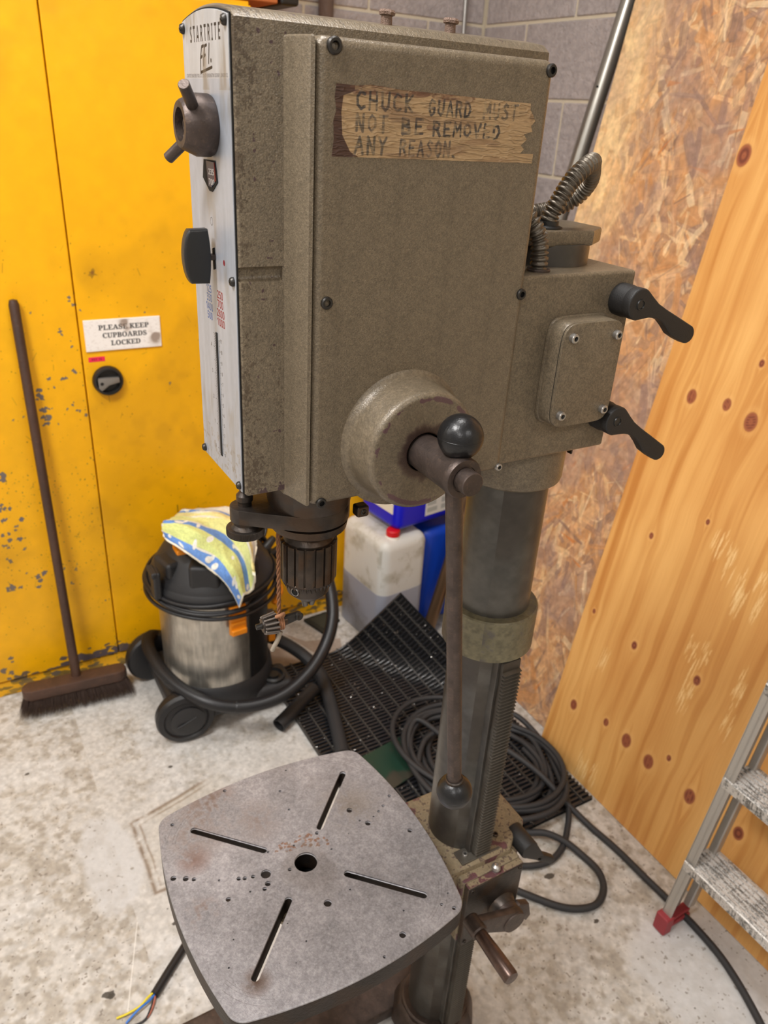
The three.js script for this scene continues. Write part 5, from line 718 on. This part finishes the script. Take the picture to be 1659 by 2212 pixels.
    part(t, 'plate_gasket', toX(extrude(shapeOf(o.map(([z, y]) => [ZC + (z - ZC) * 1.02, y0 + (y - y0) * 1.006 - 0.0012])), 0.0012), 0.2312), M.blackGap);
    const pl = part(t, 'front_plate', planarUV(toX(extrude(shapeOf(o), 0.0016, 0.0003, 1), 0.2306), (q) => (q.z - z0) / (z1 - z0), (q) => (q.y - y0) / (yT - y0)), mat({ map: plateTex, rough: 0.42, metal: 0.4 }), { keepUV: true, label: 'pale aluminium scale plate' });
    for (const [y, z] of [[1.653, -0.7475], [1.6545, -0.6445], [1.4654, -0.6445], [1.274, -0.7475], [1.274, -0.6445]]) slotScrew(pl, 0.229, y, z);
    const S = (pts) => toX(extrude(shapeOf(pts), 0.0012), 0.2296);
    part(pl, 'scale_slot', S([[-0.6968, 1.2853], [-0.6923, 1.2853], [-0.6923, 1.4096], [-0.6968, 1.4096]]), M.blackGap);
    const wz = -0.6925; part(pl, 'speed_window', S([[wz - 0.016, 1.556], [wz + 0.014, 1.557], [wz + 0.0185, 1.5405], [wz + 0.004, 1.532], [wz - 0.0035, 1.532], [wz - 0.02, 1.5415]]), M.socket);
    const wt = canvasTex(128, 128, (g) => { g.fillStyle = '#0f2f58'; g.fillRect(0, 0, 128, 128); g.fillStyle = '#7a1a24'; g.fillRect(104, 0, 24, 128); g.fillStyle = '#cfd6dd'; g.font = 'bold 38px sans-serif'; g.fillText('235', 40, 60); g.fillText('700', 40, 104); });
    part(pl, 'speed_dial', planarUV(prep(S([[wz - 0.008, 1.5555], [wz + 0.0125, 1.5555], [wz + 0.0155, 1.542], [wz + 0.004, 1.5355], [wz - 0.004, 1.536]]).translate(-0.0006, 0, 0)), (q) => (q.z - wz + 0.012) / 0.03, (q) => (q.y - 1.533) / 0.023), mat({ map: wt, rough: 0.3 }), { keepUV: true });
    // speed change knob
    const k0 = V(0.2288, 1.5825, -0.687);
    const kn = part(t, 'speed_knob', lathe(k0, Xm, [[0, 0], [0.0225, 0], [0.0235, 0.002], [0.0235, 0.013], [0.0185, 0.0245], [0.0172, 0.026], [0.0125, 0.026], [0.0118, 0.014], [0, 0.014]], 40), M.bronze);
    part(kn, 'knob_bolt', lathe(V(0.2155, 1.5825, -0.687), Xm, [[0, 0], [0.006, 0], [0.006, 0.0075], [0.005, 0.0085], [0.003, 0.0085], [0.003, 0.005], [0, 0.005]], 20), M.bronze);
    part(kn, 'knob_handle', rod(V(0.2165, 1.588, -0.682), V(0.199, 1.611, -0.657), 0.0047, 0.0047, 0.0006), M.bronze); part(kn, 'knob_handle', rod(V(0.2165, 1.577, -0.692), V(0.198, 1.5555, -0.7095), 0.0047, 0.0047, 0.0006), M.bronze);
    // switch lever
    const sp = []; for (let i = 0; i <= 12; i++) { const q = -1 + i / 6; sp.push([0.2245 - 0.002 * q * q, 1.479 + 0.0232 * q]); } for (let i = 0; i <= 16; i++) { const q = 1 - i / 8; sp.push([0.2005 + 0.0042 * q * q + 0.0015 * q ** 8, 1.479 + 0.0228 * q]); } const sw = shapeOf(sp);
    part(t, 'switch_handle', extrude(sw, 0.012, 0.0022, 4).translate(0, 0, -0.698), M.blackPlastic, { label: 'black flat switch handle' });
    part(t, 'switch_stem', merge([box(0.222, 0.23, 1.4755, 1.4805, -0.6955, -0.6885, 0.0008)]), M.bronze);
    part(pl, 'switch_slot', S([[-0.6945, 1.4665], [-0.6895, 1.468], [-0.6905, 1.486], [-0.6955, 1.4845]]), M.blackGap);
  }
  // --- feed boss, hub and lever
  { const bc = V(0.384, 1.316, -0.604);
    const bossTex = pixelTex(1536, 512, (u, v, o) => { const w = v * 0.24, k = 0.9 + 0.18 * fbm(u, w, 90, 3, 11) - 0.1 * fbm(u, w, 12, 3, 31), q = 0.85 + 0.3 * fbm(u, w, 260, 2, 77); o[0] = 115 * k * q; o[1] = 103 * k * q; o[2] = 85 * k * q; const rim = Math.exp(-(((v - 0.61) / 0.03) ** 2)), n = fbm(u, w, 40, 3, 1905), big = fbm(u, 0.3, 9, 2, 1907), c = smooth(0.565, 0.585, n * 0.55 + 0.16 * rim + 0.34 * big) * smooth(0.25, 0.5, rim); o[0] = mix(o[0], 92, c); o[1] = mix(o[1], 68, c); o[2] = mix(o[2], 70, c); const ring = smooth(0.86, 0.95, v + 0.12 * (fbm(u, w, 24, 3, 1911) - 0.5)) * 0.85; o[0] = mix(o[0], 58, ring); o[1] = mix(o[1], 42, ring); o[2] = mix(o[2], 38, ring); });
    const prof = [[0.0735, 0], [0.0695, 0.0007], [0.066, 0.0026], [0.0636, 0.006], [0.062, 0.011], [0.0598, 0.0335], [0.059, 0.038], [0.0573, 0.0408], [0.054, 0.042], [0.03, 0.042], [0.021, 0.042], [0.0195, 0.041]], sp = prof.map((p) => new THREE.Vector2(...p));
    const g = new THREE.LatheGeometry(sp, 96); let len = [0]; for (let i = 1; i < prof.length; i++) len.push(len[i - 1] + Math.hypot(prof[i][0] - prof[i - 1][0], prof[i][1] - prof[i - 1][1])); const tot = len.at(-1), uv = g.attributes.uv; for (let i = 0; i < uv.count; i++) uv.setY(i, len[i % prof.length] / tot);
    g.rotateX(Math.PI / 2).translate(bc.x, bc.y, bc.z);
    part(t, 'feed_boss', g, mat({ map: bossTex, rough: 0.34, metal: 0.1, bump: (() => { const b = hammerBump.clone(); b.repeat.set(11, 3); return b; })(), bumpScale: 0.00022 }), { keepUV: true });
    const h = V(0.384, 1.316, -0.57);
    const hub = part(t, 'feed_hub', lathe(h, Zp, [[0, 0], [0.0175, 0], [0.0178, 0.018], [0.0182, 0.05], [0.0185, 0.06], [0.0192, 0.066], [0.0192, 0.071], [0.018, 0.0735], [0.0125, 0.0735], [0.0122, 0.0725], [0, 0.0725]], 48), M.bronze);
    part(hub, 'hub_cap', rod(V(0.384, 1.316, -0.498), V(0.384, 1.316, -0.4835), 0.0112, 0.0112, 0.0008, 36), M.bronze);
    const b1 = V(0.3885, 1.348, -0.515), b2 = V(0.4362, 0.891, -0.515), d = b2.clone().sub(b1).normalize();
    part(hub, 'feed_lever', merge([rod(h.clone().add(V(0.003, -0.01, 0.0545)), b2.clone().addScaledVector(d, -0.012), 0.0083, 0.0083, 0.0005, 28)]), M.bronze);
    const ball = (c, r, dir) => merge([(() => { const p = []; for (let i = 0; i <= 28; i++) { const a = Math.PI * i / 28; p.push([r * Math.sin(a) * (i > 25 ? 1 : 1), r - r * Math.cos(a)]); } return lathe(c.clone().addScaledVector(dir, -r), dir, p, 44, 60); })(), lathe(c.clone().addScaledVector(dir, -0.0002), dir, ringPts(r * 0.98, r * 1.006, -0.0005, 0.0009, 0.0003), 44)]);
    part(hub, 'ball_knob', ball(b1.clone().add(V(0, 0.001, 0)), 0.0207, V(0, 1, 0)), M.phenolic); part(hub, 'ball_knob', ball(b2, 0.0212, d), M.phenolic);
    part(hub, 'lever_collar', lathe(b2.clone().addScaledVector(d, -0.0225), d, ringPts(0.0083, 0.0108, 0, 0.005, 0.001), 28), M.dark);
  }
  // --- rear casting with column clamp
  { part(t, 'rear_casting', merge([box(0.512, 0.677, 1.258, 1.4638, -0.775, -0.6135, 0.004, 3)]), M.paintSmooth);
    part(t, 'column_sleeve', lathe(V(AX, 1.2, ZC), Y, [[0.0515, 0], [0.06, 0], [0.0638, 0.003], [0.065, 0.008], [0.065, 0.062], [0.0515, 0.062]], 64), M.paintSmooth);
    part(t, 'stop_strip', box(0.6745, 0.6775, 1.228, 1.262, -0.668, -0.66, 0.0008), M.dark);
    const padS = (k) => { const o = []; for (let i = 0; i < 64; i++) { const a = (i + 0.5) / 64 * 2 * Math.PI, c = Math.cos(a), q = Math.sin(a), e = 2 / 6.5; o.push([0.6045 + 0.043 * k * Math.sign(c) * Math.abs(c) ** e, 1.3615 + 0.0575 * k * Math.sign(q) * Math.abs(q) ** e]); } return o; };
    part(t, 'inspection_pad', merge([extrude(shapeOf(padS(1)), 0.03, 0.002).translate(0, 0, -0.622), extrude(shapeOf(padS(1.04)), 0.006, 0.0028).translate(0, 0, -0.6155)]), M.paintSmooth);
    part(t, 'pad_gasket', extrude(shapeOf(padS(0.985)), 0.001).translate(0, 0, -0.5925), M.blackGap);
    const cv = part(t, 'inspection_cover', extrude(shapeOf(padS(0.995)), 0.0035, 0.0008).translate(0, 0, -0.5917), M.paintSmooth);
    for (const [x, y] of [[0.574, 1.404], [0.636, 1.403], [0.636, 1.319], [0.574, 1.319]]) capScrew(cv, x, y, -0.588, 0.005, 0.0055, Zp, M.brightSteel);
    const lever = (x, y, tx, ty) => { const d = Math.atan2(ty - y, tx - x), L = Math.hypot(tx - x, ty - y), P = (a, b) => [x + a * Math.cos(d) - b * Math.sin(d), y + a * Math.sin(d) + b * Math.cos(d)], o = []; for (let i = 0; i <= 18; i++) { const a = rad(70) + rad(215) * i / 18; o.push(P(0.0172 * Math.cos(a), 0.0172 * Math.sin(a))); } for (const q of [[0.012, -0.012], [0.02, -0.0075], [0.03, -0.0045], [0.04, -0.0045], [0.05, -0.0075], [0.062, -0.0125], [0.076, -0.0135]]) o.push(P(q[0] * L / 0.097, q[1])); for (let i = 0; i <= 10; i++) { const a = rad(-80) + rad(160) * i / 10; o.push(P(L - 0.0115 + 0.0115 * Math.cos(a), -0.003 + 0.0105 * Math.sin(a))); } for (const q of [[0.06, 0.0085], [0.04, 0.0092], [0.025, 0.0105], [0.014, 0.0135]]) o.push(P(q[0] * L / 0.097, q[1]));
      const lv = part(t, 'clamp_lever', merge([lathe(V(x, y, -0.6145), Zp, [[0, 0], [0.0175, 0], [0.0178, 0.012], [0.0168, 0.017], [0.0168, 0.026], [0, 0.026]], 36), extrude(shapeOf(o), 0.012, 0.002, 3).translate(0, 0, -0.595)]), M.lever, { label: 'black clamp lever' });
      part(lv, 'lever_pin', lathe(V(x, y, -0.5832), Zp, [[0, 0.0004], [0.0043, 0.0004], [0.0046, 0.0014], [0.0056, 0.0014], [0.006, 0.0001]], 28), M.blackPlastic); };
    lever(0.659, 1.434, 0.757, 1.394); lever(0.6605, 1.3015, 0.755, 1.247);
    // cap on the column top and armoured conduit
    const fl = []; for (const [x, z] of [[-0.066, -0.03], [-0.03, -0.062], [0.035, -0.062], [0.064, -0.03], [0.062, 0.026], [0.03, 0.05], [-0.036, 0.05], [-0.066, 0.02]]) fl.push([AX + x, ZC + z * 0.92]);
    part(t, 'column_cap', merge([raise(shapeOf(XZ(fl)), 1.484, 0.0165, 0.003)]), M.paintSmooth);
    const conduit = (pts, n, r) => { const c = new THREE.CatmullRomCurve3(pts.map((p) => V(...p)), false, 'centripetal'), L = c.getLength(), N = Math.round(L / 0.0012), g = new THREE.TubeGeometry(c, N, r, 18, false), p = g.attributes.position, q = g.attributes.normal; for (let i = 0; i <= N; i++) { const s = (i / N * L / n) % 1, d = 0.0022 * (s < 0.68 ? Math.pow(Math.abs(s / 0.34 - 1), 4) * 0.25 : 1); for (let j = 0; j <= 18; j++) { const k = i * 19 + j; p.setXYZ(k, p.getX(k) - q.getX(k) * d, p.getY(k) - q.getY(k) * d, p.getZ(k) - q.getZ(k) * d); } } g.computeVertexNormals(); return g; };
    const c1 = part(t, 'conduit', conduit([[0.5553, 1.464, -0.635], [0.5545, 1.478, -0.635], [0.552, 1.494, -0.6365], [0.545, 1.509, -0.641], [0.536, 1.52, -0.65], [0.527, 1.525, -0.662]], 0.0052, 0.0094), M.conduit);
    part(c1, 'conduit_fitting', merge([lathe(V(0.5553, 1.4625, -0.635), Y, ringPts(0.008, 0.0125, 0, 0.004, 0.001), 24)]), M.bronze);
    const c2 = part(t, 'conduit', conduit([[0.5905, 1.502, -0.672], [0.592, 1.511, -0.671], [0.599, 1.528, -0.668], [0.612, 1.5475, -0.668], [0.628, 1.5605, -0.669], [0.645, 1.5655, -0.677], [0.665, 1.562, -0.696], [0.686, 1.543, -0.718], [0.684, 1.526, -0.732], [0.664, 1.512, -0.744], [0.63, 1.505, -0.752], [0.59, 1.503, -0.757], [0.545, 1.503, -0.757]], 0.0052, 0.0098), M.conduit);
    part(c2, 'conduit_fitting', merge([lathe(V(0.5905, 1.499, -0.672), Y, [[0, 0], [0.017, 0], [0.017, 0.003], [0.0125, 0.005], [0.0125, 0.009], [0, 0.009]], 24)]), M.blackPlastic);
    part(t, 'lead_stub', box(0.655, 0.667, 1.46, 1.4665, -0.735, -0.725, 0.002), M.blackPlastic);
  }
  // --- spindle, depth stop, chuck
  { part(t, 'quill', merge([lathe(V(QX, 1.15, ZC), Y, [[0, 0], [0.02, 0], [0.02, 0.03], [0.03, 0.032], [0.03, 0.125], [0, 0.125]], 40), lathe(V(QX, 1.2125, ZC), Y, [[0.03, 0], [0.045, 0.004], [0.05, 0.03], [0.05, 0.054], [0.03, 0.054]], 40)]), M.dark);
    part(t, 'clamp_ring', merge([raise(shapeOf(XZ(hull(QX, ZC, 0.0455, 0.257, -0.71, 0.0162, 20))), 1.1995, 0.0175, 0.0012), lathe(V(QX, 1.1835, ZC), Y, [[0.03, 0.002], [0.037, 0], [0.0425, 0.004], [0.044, 0.013], [0.03, 0.013]], 48), box(0.366, 0.381, 1.203, 1.2165, -0.669, -0.655, 0.003)]), M.dark);
    capScrew(t, 0.3735, 1.2098, -0.655, 0.0035, 0.001, Zp, M.screw);
    part(t, 'depth_rod', lathe(V(0.257, 1.209, -0.71), Y, [[0, 0], [0.0075, 0], [0.0075, 0.012], [0.009, 0.014], [0.009, 0.02], [0.0055, 0.024], [0.0055, 0.07], [0, 0.07]], 28), M.dark);
    const kp = []; for (let i = 0; i < 180; i++) { const a = i / 180 * 2 * Math.PI, r = 0.0205 + (i % 2 ? 0.0003 : -0.0003); kp.push([0.257 + r * Math.cos(a), -0.71 + r * Math.sin(a)]); }
    part(t, 'thumb_screw', merge([raise(shapeOf(XZ(kp)), 1.1815, 0.0092, 0.0012), lathe(V(0.257, 1.1902, -0.71), Y, [[0, 0], [0.016, 0], [0.0145, 0.002], [0.0125, 0.0045], [0.0125, 0.0105], [0, 0.0105]], 32)]), M.dark);
    const slv = []; const nf = 18; for (let i = 0; i < nf; i++) { const a0 = i / nf * 2 * Math.PI, w = 2 * Math.PI / nf; for (const [f, r] of [[0.0, 0.0302], [0.14, 0.0302], [0.18, 0.0326], [0.4, 0.0329], [0.7, 0.0329], [0.96, 0.0326]]) slv.push([QX + r * Math.cos(a0 + f * w), ZC + r * Math.sin(a0 + f * w)]); }
    const ch = part(t, 'chuck', lathe(V(QX, 1.085, ZC), Y, [[0, 0.003], [0.0095, 0.0025], [0.0128, 0.0045], [0.0205, 0.0115], [0.0245, 0.0155], [0.0254, 0.019], [0.0256, 0.035], [0.029, 0.036], [0.029, 0.086], [0.0245, 0.093], [0.018, 0.095], [0, 0.095]], 56), M.dark);
    part(ch, 'chuck_sleeve', merge([raise(shapeOf(XZ(slv)), 1.1195, 0.05, 0.0012, 2)]), mat({ map: tiled(darkMap, 0.1), color: 0xfff8f0, rough: 0.36, metal: 0.7, bump: tiled(wornBump, 0.05), bumpScale: 0.0002 }));
    const teeth = []; for (let i = 0; i < 34; i++) { const a = i / 34 * 2 * Math.PI; const g = new THREE.ConeGeometry(0.0030, 0.0095, 4, 1).rotateX(Math.PI); g.scale(1.25, 1, 1).translate(0.0282, 1.1145, 0).rotateY(-a).translate(QX, 0, ZC); teeth.push(g); }
    part(ch, 'gear_teeth', merge([...teeth, lathe(V(QX, 1.1175, ZC), Y, ringPts(0.0256, 0.0318, 0, 0.003, 0.001), 48)]), M.dark);
    const ka = V(-0.86, 0, 0.51).normalize(), kc = V(QX, 1.1085, ZC).addScaledVector(ka, 0.0245);
    part(ch, 'key_hole', merge([lathe(kc, ka, [[0.0042, 0], [0.0042, 0.0014], [0.0051, 0.0016], [0.0055, 0.0006]], 24), lathe(kc.clone().addScaledVector(ka, 0.0009), ka, [[0.0043, 0], [0, 0.0001]], 24)]), M.socket);
    part(ch, 'key_hole_rim', lathe(kc, ka, ringPts(0.0043, 0.0052, 0.0008, 0.002, 0.0003), 28), M.brightSteel);
    for (let i = 0; i < 3; i++) { const a = i / 3 * 2 * Math.PI + 0.6; part(ch, 'jaw', rod(V(QX + 0.0062 * Math.cos(a), 1.09, ZC + 0.0062 * Math.sin(a)), V(QX + 0.0042 * Math.cos(a), 1.0785, ZC + 0.0042 * Math.sin(a)), 0.0042, 0.0036, 0.0005, 14), mat({ color: 0x6b6865, rough: 0.35, metal: 0.8 })); }
  }
}
// chuck key hanging on a cord from the drill
{
  const Z = -0.695, t = thing('chuck_key', 'steel chuck key hanging on a brown cord beside the drill chuck', 'key', [0.284, 1.0635, Z]);
  const c = V(0.2825, 1.0635, Z), ax = V(1, 0.02, 0.05).normalize(), A = (d) => c.clone().addScaledVector(ax, d);
  part(t, 'pilot', lathe(A(-0.022), ax, [[0, 0], [0.0034, 0.001], [0.0036, 0.008], [0, 0.01]], 20), M.screw);
  part(t, 'shank', lathe(A(-0.014), ax, [[0, 0], [0.008, 0], [0.0085, 0.002], [0.0085, 0.016], [0.006, 0.018], [0.006, 0.03], [0, 0.03]], 28), M.dark);
  const gt = []; for (let i = 0; i < 13; i++) { const a = i / 13 * 2 * Math.PI; gt.push(new RoundedBoxGeometry(0.017, 0.0036, 0.0026, 1, 0.001).rotateZ(0.16).translate(-0.0045, 0.0108, 0).rotateX(a)); }
  const q4 = new THREE.Matrix4().makeBasis(ax, V(0, 1, 0).sub(ax.clone().multiplyScalar(ax.y)).normalize(), V(0, 0, 1)).setPosition(c);
  part(t, 'gear', merge(gt).applyMatrix4(q4), mat({ color: 0x6e6660, rough: 0.42, metal: 0.7 }));
  part(t, 'handle', merge([extrude(shapeOf(hull(0.0, 0, 0.0068, 0.018, 0.003, 0.0052)), 0.007, 0.0025).translate(0.012, 0, -0.0035), lathe(V(0.03, 0.003, 0.001), V(0.2, 0.1, 1), [[0, 0], [0.0052, 0.0005], [0.005, 0.004], [0.0035, 0.0046], [0, 0.0035]], 24)]).applyMatrix4(q4), M.screw);
  const cord = mat({ color: 0x7a5236, rough: 0.9 }), strand = (ph, y0, y1, r) => { const o = []; for (let i = 0; i <= 40; i++) { const s = i / 40, a = ph + s * 30; o.push([0.2875 + 0.0006 * s + r * Math.cos(a), mix(y0, y1, s), Z + r * Math.sin(a) + 0.0035]); } return tube(o, 0.0013, 200, 6); };
  const cd = part(t, 'cord', [0, 2.1, 4.2].map((p) => strand(p, 1.195, 1.077, 0.0013)), cord, { label: 'brown twisted cord' });
  part(cd, 'knot', merge([0, 1, 2].map((k) => lathe(A(0.0042 + k * 0.0024), ax, ringPts(0.007, 0.0105, 0, 0.0022, 0.001), 24)).concat([tube([[0.283, 1.0755, Z + 0.006], [0.2875, 1.0785, Z + 0.009], [0.293, 1.077, Z + 0.006], [0.29, 1.074, Z + 0.008]], 0.0022, 24)])), mat({ color: 0x94684a, rough: 0.85 }), { label: 'light brown knot' });
  part(cd, 'cord_tail', tube([[0.288, 1.055, Z + 0.008], [0.284, 1.045, Z + 0.009], [0.279, 1.036, Z + 0.009], [0.2775, 1.031, Z + 0.008]], 0.0028, 24), mat({ color: 0x8f8578, rough: 0.95 }), { label: 'frayed grey cord end' });
}

renderer.render(scene, camera);
